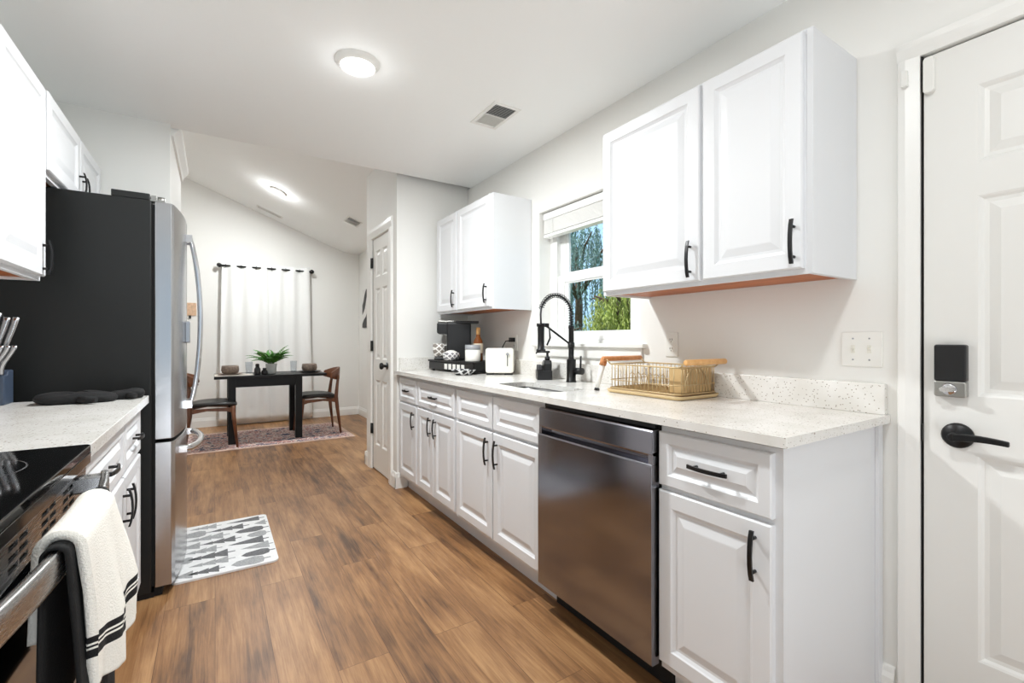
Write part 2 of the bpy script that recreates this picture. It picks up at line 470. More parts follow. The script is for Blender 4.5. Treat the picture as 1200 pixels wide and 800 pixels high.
        for j in range(C - 1):
            mi = mi_fn(0, j) if mi_fn else 0
            q((j, j + 1, K + j + 1, K + j), mi)
            mi = mi_fn(R - 2, j) if mi_fn else 0
            a = (R - 1) * C + j; q((a, K + a, K + a + 1, a + 1), mi)
        return self

def rrect(x0, x1, y0, y1, r, n=6):
    pts = []
    for cx, cy, a0 in ((x1 - r, y1 - r, 0), (x0 + r, y1 - r, PI / 2), (x0 + r, y0 + r, PI), (x1 - r, y0 + r, 3 * PI / 2)):
        for k in range(n + 1):
            a = a0 + PI / 2 * k / n
            pts.append((cx + r * math.cos(a), cy + r * math.sin(a)))
    return pts

def props(o, label=None, cat=None, group=None, kind=None):
    if label: o['label'] = label
    if cat: o['category'] = cat
    if group: o['group'] = group
    if kind: o['kind'] = kind
    return o

def obj(name, mb, mats, parent=None, bevel=0, local=False, subsurf=0, label=None):
    me = bpy.data.meshes.new(name)
    org = Vector((0, 0, 0))
    if not local:
        if parent is not None:
            p = parent
            while p is not None:
                org += p.location; p = p.parent
        else:
            xs = [v[0] for v in mb.v]; ys = [v[1] for v in mb.v]; zs = [v[2] for v in mb.v]
            org = Vector(((min(xs) + max(xs)) / 2, (min(ys) + max(ys)) / 2, min(zs)))
    me.from_pydata([tuple(Vector(v) - org) for v in mb.v], [], mb.f)
    if not isinstance(mats, (list, tuple)): mats = [mats]
    for m in mats: me.materials.append(m)
    for i, p in enumerate(me.polygons):
        p.material_index = mb.m[i]; p.use_smooth = mb.s[i]
    bm = bmesh.new(); bm.from_mesh(me)
    bmesh.ops.remove_doubles(bm, verts=bm.verts, dist=1e-6)
    bmesh.ops.recalc_face_normals(bm, faces=bm.faces)
    bm.to_mesh(me); bm.free(); me.update()
    o = bpy.data.objects.new(name, me); COL.objects.link(o)
    if parent is None:
        o.location = org
    else:
        o.parent = parent
    if bevel:
        b = o.modifiers.new('bevel', 'BEVEL'); b.width = bevel; b.segments = 2; b.limit_method = 'ANGLE'; b.angle_limit = math.radians(50)
    if subsurf:
        s = o.modifiers.new('subsurf', 'SUBSURF'); s.levels = subsurf; s.render_levels = subsurf
    if label: o['label'] = label
    return o

def thing(name, label, cat, loc=(0, 0, 0), rz=0.0, group=None):
    o = bpy.data.objects.new(name, None); o.empty_display_size = 0.05; COL.objects.link(o)
    o.location = loc; o.rotation_euler = (0, 0, rz)
    return props(o, label, cat, group)

def struct(name, mb, mat, bevel=0, parent=None):
    o = obj(name, mb, mat, parent, bevel)
    if parent is None: o['kind'] = 'structure'
    return o

def dup(root, loc, rz, label=None, group=None):
    r = root.copy(); COL.objects.link(r); r.location = loc; r.rotation_euler = (0, 0, rz)
    if label: r['label'] = label
    if group: r['group'] = group
    for ch in list(root.children):
        c = ch.copy(); COL.objects.link(c); c.parent = r
        for g in list(ch.children):
            d = g.copy(); COL.objects.link(d); d.parent = c
    return r

# ------------------------------------------------------------------ main dimensions
WX = 1.80            # kitchen right wall
DX = 1.88            # dining right wall
LX = -0.86           # kitchen left wall
BY = 7.30            # dining back wall
CZ = 2.42            # flat ceiling
FY = 3.43            # end of flat ceiling
YB = -3.4            # room goes on behind the camera
WIN = (1.60, 2.46, 1.13, 1.985)
DOOR = (-0.315, 0.503, 0.0, 2.008)

def vault_z(x): return 2.475 + 0.39 * (1.66 - x)

# ------------------------------------------------------------------ setting
b = MB().box(-2.1, 2.0, YB, BY + 0.1, -0.06, 0.0)
struct('floor', b, FLOOR)
b = MB().box(LX - 0.1, WX + 0.12, YB, FY, CZ, CZ + 0.06)
# vaulted part over the dining area
prof = [(-2.1, vault_z(-2.1)), (1.42, vault_z(1.42)), (1.54, 2.528), (1.64, 2.495), (1.74, 2.478), (DX + 0.12, 2.472)]
outl = prof + [(x, z + 0.06) for x, z in prof[::-1]]
b.prism(outl, FY - 0.05, BY + 0.1, 'y')
b.box(-2.1, DX + 0.12, FY - 0.05, FY, CZ + 0.001, 4.0)
struct('ceiling', b, CEIL)

b = MB()
# right kitchen wall with window and door openings
y0, y1, z0, z1 = WIN; d0, d1, _, dz = DOOR
T = 0.15
b.box(WX, WX + T, YB, d0, 0, CZ); b.box(WX, WX + T, d0, d1, dz, CZ); b.box(WX, WX + T, d1, y0, 0, CZ)
b.box(WX, WX + T, y0, y1, 0, z0); b.box(WX, WX + T, y0, y1, z1, CZ); b.box(WX, WX + T, y1, 3.49, 0, CZ)
struct('wall_right', b, WALL)
b = MB().box(LX - 0.1, LX, YB, 3.37, 0, CZ)
struct('wall_left', b, WALL)
b = MB().box(-2.1, DX + 0.12, BY, BY + 0.1, 0, 4.1)
struct('wall_back', b, WALL)
b = MB().box(DX, DX + 0.12, 4.33, BY, 0, 2.6)
struct('wall_dining_right', b, WALL)
b = MB().box(-2.1, -2.0, 4.38, BY, 0, 4.1)
struct('wall_dining_left', b, WALL)
b = MB().box(-2.1, -0.222, 3.37, 4.38, 0, CZ)
struct('wall_partition', b, WALL)
b = MB()
px0, pdy0, pdy1, pdz = 1.185, 3.672, 4.150, 2.042
# pantry closet with a doorway in its left face
b.box(px0, px0 + 0.1, 3.487, pdy0, 0, 2.72); b.box(px0, px0 + 0.1, pdy1, 4.33, 0, 2.72); b.box(px0, px0 + 0.1, pdy0, pdy1, pdz, 2.72)
b.box(px0 + 0.1, DX + 0.12, 3.487, 3.58, 0, 2.72); b.box(px0 + 0.1, DX + 0.12, 4.23, 4.33, 0, 2.72)
struct('wall_pantry', b, WALL)

# crown moulding on the partition
crown = [(0, 0), (0.0, -0.075), (0.012, -0.075), (0.018, -0.055), (0.045, -0.02), (0.05, 0.0)]
b = MB().prism([(-0.222 + x, CZ + 0.03 + z) for x, z in crown], 3.44, 4.38, 'y')
struct('trim_1', b, CEIL)

def base_prof(o, s):   # baseboard cross-section, o = wall face, s = direction
    return [(o, 0), (o + s * 0.016, 0), (o + s * 0.016, 0.085), (o + s * 0.009, 0.10), (o + s * 0.006, 0.115), (o, 0.12)]
def quarter(o, s):
    return [(o, 0), (o + s * 0.030, 0), (o + s * 0.026, 0.012), (o + s * 0.016, 0.02), (o, 0.022)]
b = MB().prism(base_prof(BY, -1), -2.0, DX, 'x'); struct('baseboard_back', b, TRIM)
b = MB().prism(base_prof(DX, -1), 4.33, BY - 0.017, 'y'); struct('baseboard_dining_right', b, TRIM)
b = MB().prism(base_prof(px0, -1), 3.47, 3.574, 'y').prism(base_prof(3.487, -1), px0 - 0.016, 1.262, 'x')
struct('baseboard_pantry_near', b, TRIM)
b = MB().prism(base_prof(px0, -1), 4.252, 4.346, 'y').prism([(y, z) for y, z in base_prof(4.33, 1)], px0 - 0.016, DX - 0.017, 'x')
struct('baseboard_pantry_far', b, TRIM)
b = MB().prism(base_prof(-0.222, 1), 3.37, 4.38, 'y'); struct('baseboard_partition', b, TRIM)
b = MB().prism(base_prof(WX, -1), 0.565, 0.605, 'y'); struct('baseboard_right', b, TRIM)

# casings
def casing(name, X, ya, yb, zt, w=0.062, head=True, s=-1):
    b = MB()
    steps = [(0, 0.016), (0.35, 0.019), (0.8, 0.013), (1.0, 0.006)]
    t = 0.018
    def leg(yi, yo):
        prof = [(X, yi), (X + s * 0.010, yi), (X + s * 0.013, yi + (yo - yi) * 0.25), (X + s * 0.018, yi + (yo - yi) * 0.6), (X + s * 0.018, yi + (yo - yi) * 0.92), (X + s * 0.010, yo), (X, yo)]
        b.prism(prof, 0, zt + w * 0.0, 'z')
    leg(ya, ya - w); leg(yb, yb + w)
    prof = [(X, zt), (X + s * 0.010, zt), (X + s * 0.013, zt + w * 0.25), (X + s * 0.018, zt + w * 0.6), (X + s * 0.018, zt + w * 0.92), (X + s * 0.010, zt + w), (X, zt + w)]
    b.prism(prof, ya - w, yb + w, 'y')
    return struct(name, b, TRIM)
casing('trim_2', WX, DOOR[0], DOOR[1], DOOR[3], 0.055)
casing('trim_3', px0, pdy0 - 0.008, pdy1 + 0.008, pdz + 0.004, 0.085)

# six-panel door: stiles, rails and raised panels in one slab
def panel_door(mb, f, u0, u1, z0, z1, cols, rows, th):
    us = [u0] + [x for c in cols for x in c] + [u1]
    zs = [z0] + [x for r in rows for x in r] + [z1]
    def cell(a, b_, c, d):
        v = [f(a, c, 0), f(b_, c, 0), f(b_, d, 0), f(a, d, 0), f(a, c, -th), f(b_, c, -th), f(b_, d, -th), f(a, d, -th)]
        mb.add(v, [(0, 1, 2, 3), (4, 7, 6, 5), (0, 4, 5, 1), (1, 5, 6, 2), (2, 6, 7, 3), (3, 7, 4, 0)])
    for i in range(0, len(us) - 1, 2):
        cell(us[i], us[i + 1], z0, z1)
    for c in cols:
        for k in range(0, len(zs) - 1, 2):
            cell(c[0], c[1], zs[k], zs[k + 1])
        for r in rows:
            mb.panel(f, c[0], c[1], r[0], r[1], [(0, -th * 0.9), (0, 0), (0.006, -0.003), (0.012, -0.009), (0.022, -0.010), (0.045, -0.003), (0.050, -0.003)])

d1m = MB()
fX = lambda X: (lambda u, v, w: (X - w, u, v))
DF = WX + 0.004
panel_door(d1m, fX(DF), DOOR[0] + 0.004, DOOR[1] - 0.006, 0.012, DOOR[3] - 0.007,
           [(-0.195, 0.06), (0.128, 0.380)], [(0.245, 0.822), (0.990, 1.556), (1.650, 1.868)], 0.042)
door = struct('door_1', d1m, DOORW)
# jamb lining behind the slab
b = MB().box(WX, WX + T, DOOR[1] - 0.003, DOOR[1] + 0.014, 0, dz).box(WX + 0.05, WX + T, DOOR[0], DOOR[1] - 0.003, dz - 0.004, dz + 0.012).box(WX + 0.048, WX + 0.07, DOOR[0], DOOR[1], 0, dz)
struct('trim_4', b, GAP)
# lever set and lock: children of the door
b = MB().lathe((DF, 0.421, 0.874), [(0.036, 0.0), (0.036, -0.006), (0.031, -0.012), (0.016, -0.014), (0.013, -0.040), (0.0, -0.042)], axis='x')
lever = obj('door_handle', b, BLACK, door, label='matte black lever handle on a round rose')
lv = MB()
rings = []
for k in range(9):
    t = k / 8
    y = 0.421 - 0.112 * t; z = 0.874 + 0.004 * math.sin(t * PI) ; h = 0.011 - 0.004 * t; d = 0.006
    x = DF - 0.048 - 0.004 * t
    rings.append([(x - d, y, z - h), (x + d, y, z - h), (x + d, y, z + h), (x - d, y, z + h)])
lv.loops(rings, 0, False)
lv.cyl((DF - 0.036, 0.421, 0.874), (DF - 0.052, 0.421, 0.874), 0.012)
obj('lever', lv, BLACK, lever, bevel=0.003)
b = MB().prism(rrect(0.398, 0.468, 1.030, 1.136, 0.006), DF, DF - 0.026, 'x')
lk = obj('smart_lock', b, BLACKPL, door, bevel=0.004, label='black and nickel keypad deadbolt')
b = MB().prism(rrect(0.398, 0.468, 0.985, 1.030, 0.006), DF, DF - 0.025, 'x')
obj('lock_plate', b, NICKEL, lk, bevel=0.003)
b = MB().lathe((DF - 0.025, 0.434, 1.008), [(0.017, 0), (0.017, -0.006), (0.014, -0.009), (0.0, -0.009)], axis='x')
b.prism(rrect(0.418, 0.450, 1.002, 1.014, 0.005), DF - 0.033, DF - 0.050, 'x')
obj('thumb_turn', b, CHROME, lk)
b = MB().prism(rrect(0.4695, 0.4955, 1.887, 1.994, 0.010), DF, DF - 0.018, 'x')
obj('contact_sensor', b, WHITEPL, door, bevel=0.003, label='white contact sensor')
b = MB().box(WX - 0.004, WX + 0.03, 0.4975, 0.502, 0.845, 0.895)
sp = obj('strike_plate', b, BLACK, None); props(sp, 'small black strike plate in the entry door jamb, by the lever', 'strike plate')
b = MB().prism(rrect(0.527, 0.543, 1.923, 1.972, 0.004), WX - 0.018, WX - 0.032, 'x')
o = obj('sensor_magnet', b, WHITEPL, None, 0.002); props(o, 'small white sensor magnet on the casing beside the entry door top corner', 'sensor')

# pantry door
pd = MB()
PF = px0 + 0.006
pa, pb = pdy0 + 0.004, pdy1 - 0.004
wd = pb - pa
panel_door(pd, fX(PF), pa, pb, 0.012, pdz - 0.004,
           [(pa + 0.075, pa + wd / 2 - 0.03), (pa + wd / 2 + 0.03, pb - 0.075)], [(0.23, 0.80), (0.98, 1.60), (1.70, 1.93)], 0.038)
pdoor = struct('door_2', pd, DOORW)
kn = MB().lathe((PF, pa + 0.065, 0.935), [(0.030, 0), (0.030, -0.005), (0.012, -0.010), (0.011, -0.030), (0.022, -0.036), (0.029, -0.048), (0.024, -0.060), (0.0, -0.066)], axis='x')
obj('door_knob', kn, BLACK, pdoor, label='black round knob')
for z in (0.36, 1.096, 1.834):
    b = MB().box(px0 - 0.008, px0 + 0.004, pb - 0.012, pb + 0.026, z - 0.045, z + 0.045).cyl((px0 - 0.010, pb + 0.006, z - 0.045), (px0 - 0.010, pb + 0.006, z + 0.045), 0.006)
    obj('hinge', b, BLACK, pdoor, label='black hinge')
b = MB().box(px0 + 0.004, px0 + 0.1, pdy1 - 0.003, pdy1 + 0.01, 0, pdz).box(px0 + 0.052, px0 + 0.07, pdy0, pdy1, 0, pdz)
struct('trim_5', b, GAP)

# ------------------------------------------------------------------ window
FX = 1.895
wm = MB()
y0, y1, z0, z1 = WIN
def frame(mb, X0, X1, ya, yb, za, zb, w, wb=None, wt=None):
    wb = w if wb is None else wb; wt = w if wt is None else wt
    mb.box(X0, X1, ya, ya + w, za, zb); mb.box(X0, X1, yb - w, yb, za, zb)
    mb.box(X0, X1, ya + w, yb - w, za, za + wb); mb.box(X0, X1, ya + w, yb - w, zb - wt, zb)
frame(wm, FX, FX + 0.055, y0, y1, z0, z1, 0.065, 0.02, 0.04)
win = struct('window_1', wm, VINYL, 0.003)
zm = 1.545
us = MB(); frame(us, FX + 0.032, FX + 0.052, y0 + 0.065, y1 - 0.065, zm - 0.02, z1 - 0.04, 0.052)
frame(us, FX + 0.036, FX + 0.050, y0 + 0.117, y1 - 0.117, zm + 0.032, z1 - 0.092, 0.03, 0.012, 0.012)
obj('upper_sash', us, VINYL, win, 0.003)
ls = MB(); frame(ls, FX + 0.006, FX + 0.030, y0 + 0.065, y1 - 0.065, z0 + 0.02, zm + 0.022, 0.068, 0.045, 0.045)
frame(ls, FX + 0.014, FX + 0.028, y0 + 0.133, y1 - 0.133, z0 + 0.065, zm - 0.023, 0.035, 0.010, 0.010)
obj('lower_sash', ls, VINYL, win, 0.003)
b = MB().box(FX + 0.041, FX + 0.045, y0 + 0.14, y1 - 0.14, zm + 0.04, z1 - 0.1); obj('glass_pane', b, PANE, win)
b = MB().box(FX + 0.020, FX + 0.024, y0 + 0.16, y1 - 0.16, z0 + 0.07, zm - 0.03); obj('glass_pane', b, PANE, win)
b = MB().box(WX - 0.035, FX, y0 - 0.045, y1 + 0.045, z0 - 0.022, z0 - 0.001)
obj('window_sill', b, TRIM, win, 0.004)
b = MB().box(WX - 0.016, WX - 0.0005, y0 - 0.02, y1 + 0.02, z0 - 0.085, z0 - 0.022)
obj('apron', b, TRIM, win, 0.005)
# raised blind
bl = thing('window_blind', 'white faux wood blind drawn up at the top of the kitchen window', 'blind', (1.855, 2.03, 1.85))
b = MB().box(1.825, 1.885, y0 + 0.008, y1 - 0.008, 1.935, 1.980); obj('head_rail', b, VINYL, bl, 0.003)
b = MB()
for k in range(12):
    z = 1.846 + k * 0.0073
    b.box(1.830, 1.881, y0 + 0.010, y1 - 0.010, z, z + 0.0062)
obj('slat_stack', b, BLINDM, bl)
b = MB().box(1.829, 1.882, y0 + 0.010, y1 - 0.010, 1.822, 1.842); obj('bottom_rail', b, VINYL, bl, 0.003)
b = MB().tube([(1.822, y1 - 0.10, 1.94), (1.820, y1 - 0.10, 1.7), (1.822, y1 - 0.085, 1.4), (1.824, y1 - 0.09, 1.25)], 0.0018, 6)
b.tube([(1.822, y1 - 0.112, 1.94), (1.820, y1 - 0.112, 1.62), (1.822, y1 - 0.118, 1.30)], 0.0018, 6)
b.lathe((1.824, y1 - 0.09, 1.22), [(0.002, 0.032), (0.006, 0.02), (0.008, 0.0), (0.0, 0.0)], 10)
obj('lift_cord', b, WHITEPL, bl)

# ------------------------------------------------------------------ garden outside the window
b = MB().box(2.6, 40, -12, 40, -0.5, -0.4)
g = struct('ground', b, GROUND)
def leaf_mesh(strands, leaf, seed, droop=True):
    rnd = random.Random(seed); b = MB()
    for (p, length, dx, dy) in strands:
        n = int(length / 0.05)
        for k in range(n):
            t = k / n
            q = Vector(p) + Vector((dx * t, dy * t, -length * t))
            for _ in range(2):
                a = rnd.uniform(0, 2 * PI); e = rnd.uniform(-1.5, -0.7) if droop else rnd.uniform(-0.6, 0.8)
                d = Vector((math.cos(a) * math.cos(e), math.sin(a) * math.cos(e), math.sin(e))) * leaf * rnd.uniform(0.7, 1.3)
                s = d.cross(Vector((rnd.uniform(-1, 1), rnd.uniform(-1, 1), rnd.uniform(-1, 1)))).normalized() * leaf * 0.11
                b.add([q, q + d * 0.5 + s, q + d, q + d * 0.5 - s], [(0, 1, 2, 3)])
    return b
def tree(name, label, c, h, r, n, leaf, mat, seed, droop):
    rnd = random.Random(seed)
    t = thing(name, label, 'tree', (c[0], c[1], -0.4))
    b = MB().tube([(c[0], c[1], -0.4), (c[0] + 0.1, c[1], h * 0.4), (c[0], c[1] + 0.1, h * 0.8)], [0.22, 0.16, 0.06], 10)
    for k in range(9):
        a = k * 0.7; b.tube([(c[0], c[1], h * 0.45), (c[0] + math.cos(a) * r * 0.4, c[1] + math.sin(a) * r * 0.4, h * 0.75), (c[0] + math.cos(a) * r * 0.8, c[1] + math.sin(a) * r * 0.8, h * 0.8)], [0.08, 0.05, 0.02], 6)
    obj('trunk', b, BARK, t)
    st = []
    for k in range(n):
        a = rnd.uniform(0, 2 * PI); q = r * math.sqrt(rnd.random())
        zt = h * (1 - 0.45 * (q / r) ** 2) + rnd.uniform(-0.5, 0.2)
        L = rnd.uniform(0.8, 1.0) * (1.6 if not droop else 2.6) * (0.6 + 0.5 * q / r)
        st.append(((c[0] + math.cos(a) * q, c[1] + math.sin(a) * q, zt), L, rnd.uniform(-.2, .2), rnd.uniform(-.2, .2)))
    obj('foliage', leaf_mesh(st, leaf, seed, droop), mat, t)
tree('weeping_tree', 'yellow green weeping tree filling the right of the lower window pane', (8.5, 7.9, 0), 2.75, 1.15, 420, 0.11, WILLOW, 3, True)
tree('broadleaf_tree', 'tall blue green tree behind the weeping tree, seen through the upper pane', (13.5, 15.6, 0), 6.6, 3.4, 300, 0.17, CONIFER, 5, True)
tree('broadleaf_tree', 'small blue green tree beyond the left edge of the window glass', (9.3, 11.4, 0), 1.9, 0.85, 220, 0.12, CONIFER, 9, True)

# ------------------------------------------------------------------ cabinets
RINGS = [(0.0, 0.0), (0.0, 0.015), (0.004, 0.019), (0.048, 0.019), (0.052, 0.015), (0.060, 0.010), (0.068, 0.010), (0.092, 0.0165), (0.096, 0.017)]
RINGS_S = [(0.0, 0.0), (0.0, 0.015), (0.004, 0.019), (0.034, 0.019), (0.038, 0.014), (0.044, 0.009), (0.048, 0.009), (0.066, 0.016), (0.068, 0.017)]
def pull(f, u, v, L, vertical):
    b = MB()
    g = (lambda a, w: f(u, v + a, w)) if vertical else (lambda a, w: f(u + a, v, w))
    path = [(-0.5, 0.016), (-0.36, 0.021), (-0.18, 0.024), (0, 0.025), (0.18, 0.024), (0.36, 0.021), (0.5, 0.016)]
    hw = 0.0055
    rings = []
    for a, w in path:
        p = Vector(g(a * L, w)); q = Vector(g(a * L, w + 0.006))
        side = Vector(f(u + (hw if vertical else 0), v + (0 if vertical else hw), 0)) - Vector(f(u, v, 0))
        rings.append([p - side, p + side, q + side, q - side])
    b.loops(rings, 0, False)
    for s in (-0.34, 0.34):
        b.cyl(g(s * L, 0.0), g(s * L, 0.022), 0.0045, n=10)
    return b
def front(parent, f, u0, u1, v0, v1, name, handle=None, small=False, L=0.125):
    b = MB().panel(f, u0, u1, v0, v1, RINGS_S if small else RINGS)
    o = obj(name, b, CAB, parent)
    if handle:
        hu, hv, vert = handle
        f2 = lambda u, v, w: f(u, v, w + 0.017)
        obj('handle', pull(f2, hu, hv, L, vert), BLACK, o, label='matte black arched bar pull')
    return o

RF = 1.205   # right face-frame plane; doors stand 19 mm proud (x = 1.186)
fr = lambda u, v, w: (RF - w, u, v)
def base_right(label, ya, yb, hollow_top=False):
    t = thing('base_cabinet', label, 'cabinet', (1.5, (ya + yb) / 2, 0))
    prof = [(RF, 0.105), (RF, 0.874), (1.795, 0.874), (1.795, 0.0), (1.272, 0.0), (1.272, 0.105)]
    if not hollow_top:
        b = MB().prism(prof, ya, yb, 'y')
    else:
        b = MB().prism(prof, ya, ya + 0.018, 'y').prism(prof, yb - 0.018, yb, 'y')
        b.box(RF, RF + 0.018, ya + 0.018, yb - 0.018, 0.105, 0.874).box(1.272, 1.29, ya + 0.018, yb - 0.018, 0, 0.105)
        b.box(RF + 0.018, 1.777, ya + 0.018, yb - 0.018, 0.105, 0.125).box(1.777, 1.795, ya + 0.018, yb - 0.018, 0.105, 0.874)
    obj('carcass', b, CAB, t)
    return t
ZD0, ZD1, ZR0, ZR1 = 0.133, 0.676, 0.692, 0.860
t = base_right('narrow white base cabinet with one drawer and one door, against the pantry wall', 3.078, 3.468)
front(t, fr, 3.085, 3.44, ZD0, ZD1, 'door', (3.125, 0.575, True))
front(t, fr, 3.085, 3.44, ZR0, ZR1, 'drawer', (3.27, 0.775, False), True, 0.11)
t = base_right('white base cabinet with one wide drawer and two doors, under the coffee maker', 2.462, 3.076)
front(t, fr, 2.785, 3.062, ZD0, ZD1, 'door', (2.825, 0.58, True))
front(t, fr, 2.474, 2.778, ZD0, ZD1, 'door', (2.738, 0.58, True))
front(t, fr, 2.474, 3.062, ZR0, ZR1, 'drawer', (2.77, 0.775, False), True, 0.12)
t = base_right('white sink base cabinet with two blank drawer fronts and two doors, next to the dishwasher', 1.600, 2.460, True)
front(t, fr, 2.032, 2.445, ZD0, ZD1, 'door', (2.072, 0.575, True), L=0.14)
front(t, fr, 1.606, 2.020, ZD0, ZD1, 'door', (1.978, 0.575, True), L=0.14)
front(t, fr, 2.032, 2.445, ZR0, ZR1, 'false_drawer_front', None, True)
front(t, fr, 1.606, 2.020, ZR0, ZR1, 'false_drawer_front', None, True)
t = base_right('white end base cabinet with one drawer and one door, right of the dishwasher', 0.606, 0.982)
front(t, fr, 0.626, 0.981, ZD0, ZD1, 'door', (0.668, 0.59, True), L=0.13)
front(t, fr, 0.626, 0.981, ZR0, ZR1, 'drawer', (0.80, 0.778, False), True, 0.125)
b = MB().box(1.762, 1.794, 0.596, 0.6055, 0.0, 0.884); obj('scribe_strip', b, CAB, t)

# right worktop with the sink cut-out
CT0, CT1 = 0.886, 0.912
wt = thing('countertop', 'long speckled white quartz countertop along the window wall, over the dishwasher', 'countertop', (1.47, 2.03, CT0))
b = MB()
CXF, CXB, CYA, CYB_ = 1.160, 1.7985, 0.578, 3.485
SX, SY, SA, SB = 1.388, 1.905, 0.108, 0.252
b.box(CXF, CXB, CYA, 1.55, CT0, CT1); b.box(CXF, CXB, 2.26, CYB_, CT0, CT1)
angs = sorted([2 * PI * k / 72 for k in range(72)] + [math.atan2(yy - SY, xx - SX) % (2 * PI) for xx in (CXF, CXB) for yy in (1.55, 2.26)])
def inner(a):
    c, s = math.cos(a), math.sin(a)
    r = 1 / ((abs(c / SA)) ** 7 + (abs(s / SB)) ** 7) ** (1 / 7)
    return (SX + r * c, SY + r * s)
def outer(a):
    c, s = math.cos(a), math.sin(a); k = 1e9
    if c > 1e-9: k = min(k, (CXB - SX) / c)
    if c < -1e-9: k = min(k, (CXF - SX) / c)
    if s > 1e-9: k = min(k, (2.26 - SY) / s)
    if s < -1e-9: k = min(k, (1.55 - SY) / s)
    return (SX + k * c, SY + k * s)
R = [[(*inner(a), CT0) for a in angs], [(*outer(a), CT0) for a in angs], [(*outer(a), CT1) for a in angs], [(*inner(a), CT1) for a in angs]]
b.loops(R, 0, False, ring_closed=True)
obj('slab', b, QUARTZ, wt)
b = MB().box(1.776, CXB, 0.585, 1.55, CT1, 1.010).box(1.776, CXB, 1.55, 3.485, CT1, 1.010)
obj('backsplash', b, QUARTZ, wt, 0.002)
b = MB().box(1.20, 1.776, 3.464, 3.485, CT1, 1.010); obj('side_splash', b, QUARTZ, wt, 0.002)
# sink
sk = thing('sink', 'undermount stainless steel sink set in the quartz countertop', 'sink', (SX, SY, 0.70))
def sup(sc, z): return [(SX + (x - SX) * sc, SY + (y - SY) * sc, z) for x, y in [inner(2 * PI * k / 72) for k in range(72)]]
b = MB().loops([sup(1.06, CT0 - 0.0005), sup(1.01, CT0 - 0.0005), sup(0.99, 0.85), sup(0.96, 0.735), sup(0.88, 0.705), sup(0.12, 0.70), sup(0.12, 0.695), sup(0.9, 0.698), sup(1.0, 0.73), sup(1.02, 0.85)], 0, True, ring_closed=True)
obj('basin', b, SINKST, sk)
b = MB().lathe((SX, SY, 0.698), [(0.042, 0.003), (0.042, 0.006), (0.030, 0.004), (0.0, 0.002)]); obj('drain', b, CHROME, sk)

# dishwasher
dw = thing('dishwasher', 'stainless steel dishwasher with pocket handle between white base cabinets', 'dishwasher', (1.45, 1.29, 0))
DA, DB = 0.9865, 1.595
b = MB().prism([(1.203, 0.10), (1.203, 0.882), (1.78, 0.882), (1.78, 0.02), (1.285, 0.02), (1.285, 0.10)], DA - 0.003, DB + 0.003, 'y'); obj('tub', b, GAP, dw)
prof = [(1.198, 0.862), (1.172, 0.862), (1.166, 0.856), (1.165, 0.785), (1.168, 0.779), (1.192, 0.775), (1.193, 0.762), (1.180, 0.752), (1.164, 0.753), (1.160, 0.747), (1.159, 0.40), (1.160, 0.118), (1.166, 0.112), (1.198, 0.112)]
b = MB().prism(prof, DA, DB, 'y'); obj('door', b, DWSTEEL, dw, 0.0015)
for ya_ in (DA, DB - 0.018):
    b = MB().box(1.166, 1.192, ya_, ya_ + 0.018, 0.75, 0.79); obj('handle_end', b, DWSTEEL, dw)
b = MB().box(1.19, 1.20, DA + 0.01, DB - 0.01, 0.864, 0.880); obj('control_edge', b, BLACKPL, dw)
b = MB().box(1.262, 1.284, DA, DB, 0.0, 0.098); obj('toe_kick', b, GAP, dw)

# upper cabinets
def upper(label, f, X0, X1, ya, yb, z0, z1, doors, hl=None, sgn=-1):
    """X0 frame plane, X1 wall plane"""
    t = thing('wall_cabinet', label, 'cabinet', ((X0 + X1) / 2, (ya + yb) / 2, z0))
    b = MB(); w = 0.018
    lo, hi = min(X0, X1), max(X0, X1)
    fb = 0.032
    b.box(lo, hi, ya, ya + w, z0, z1); b.box(lo, hi, yb - w, yb, z0, z1); b.box(lo, hi, ya + w, yb - w, z1 - w, z1)
    fx0, fx1 = (X0, X0 + 0.018) if X1 > X0 else (X0 - 0.018, X0)
    b.box(fx0, fx1, ya + w, yb - w, z0, z0 + fb + 0.01); b.box(fx0, fx1, ya + w, yb - w, z0 + fb, z1 - w)
    obj('carcass', b, CAB, t, 0.0012)
    b = MB().box(lo + (0.018 if X1 > X0 else 0), hi - (0 if X1 > X0 else 0.018), ya + w, yb - w, z0 + 0.010, z0 + 0.022)
    obj('bottom_panel', b, UNDER, t, label='orange plywood underside')
    for (a, c, hu, hv) in doors:
        front(t, f, a, c, z0 + 0.016, z1 - 0.008, 'door', (hu, hv, True) if hu is not None else None, L=hl or 0.125)
    return t
fu = lambda u, v, w: (1.497 - w, u, v)
upper('two-door white wall cabinet to the right of the window, nearest the entry door', fu, 1.497, 1.797, 0.668, 1.548, 1.350, 2.086,
      [(1.040, 1.536, 1.075, 1.447), (0.690, 1.026, 0.712, 1.447)], 0.135)
upper('two-door white wall cabinet to the left of the window, over the coffee maker', fu, 1.497, 1.797, 2.545, 3.405, 1.350, 2.096,
      [(3.045, 3.392, 3.082, 1.452), (2.560, 3.030, 2.600, 1.452)], 0.125)
fl = lambda u, v, w: (-0.547 + w, u, v)
upper('two-door white wall cabinet over the left countertop, cut by the photo edge', fl, -0.547, LX + 0.003, 1.47, 2.392, 1.368, 2.088,
      [(1.935, 2.376, 2.338, 1.452), (1.485, 1.922, 1.815, 1.468)], 0.125)
upper('short two-door white wall cabinet above the refrigerator', fl, -0.547, LX + 0.003, 2.396, 3.366, 1.776, 2.098,
      [(2.410, 2.900, 2.876, 1.868), (2.912, 3.355, 2.938, 1.862)], 0.11)

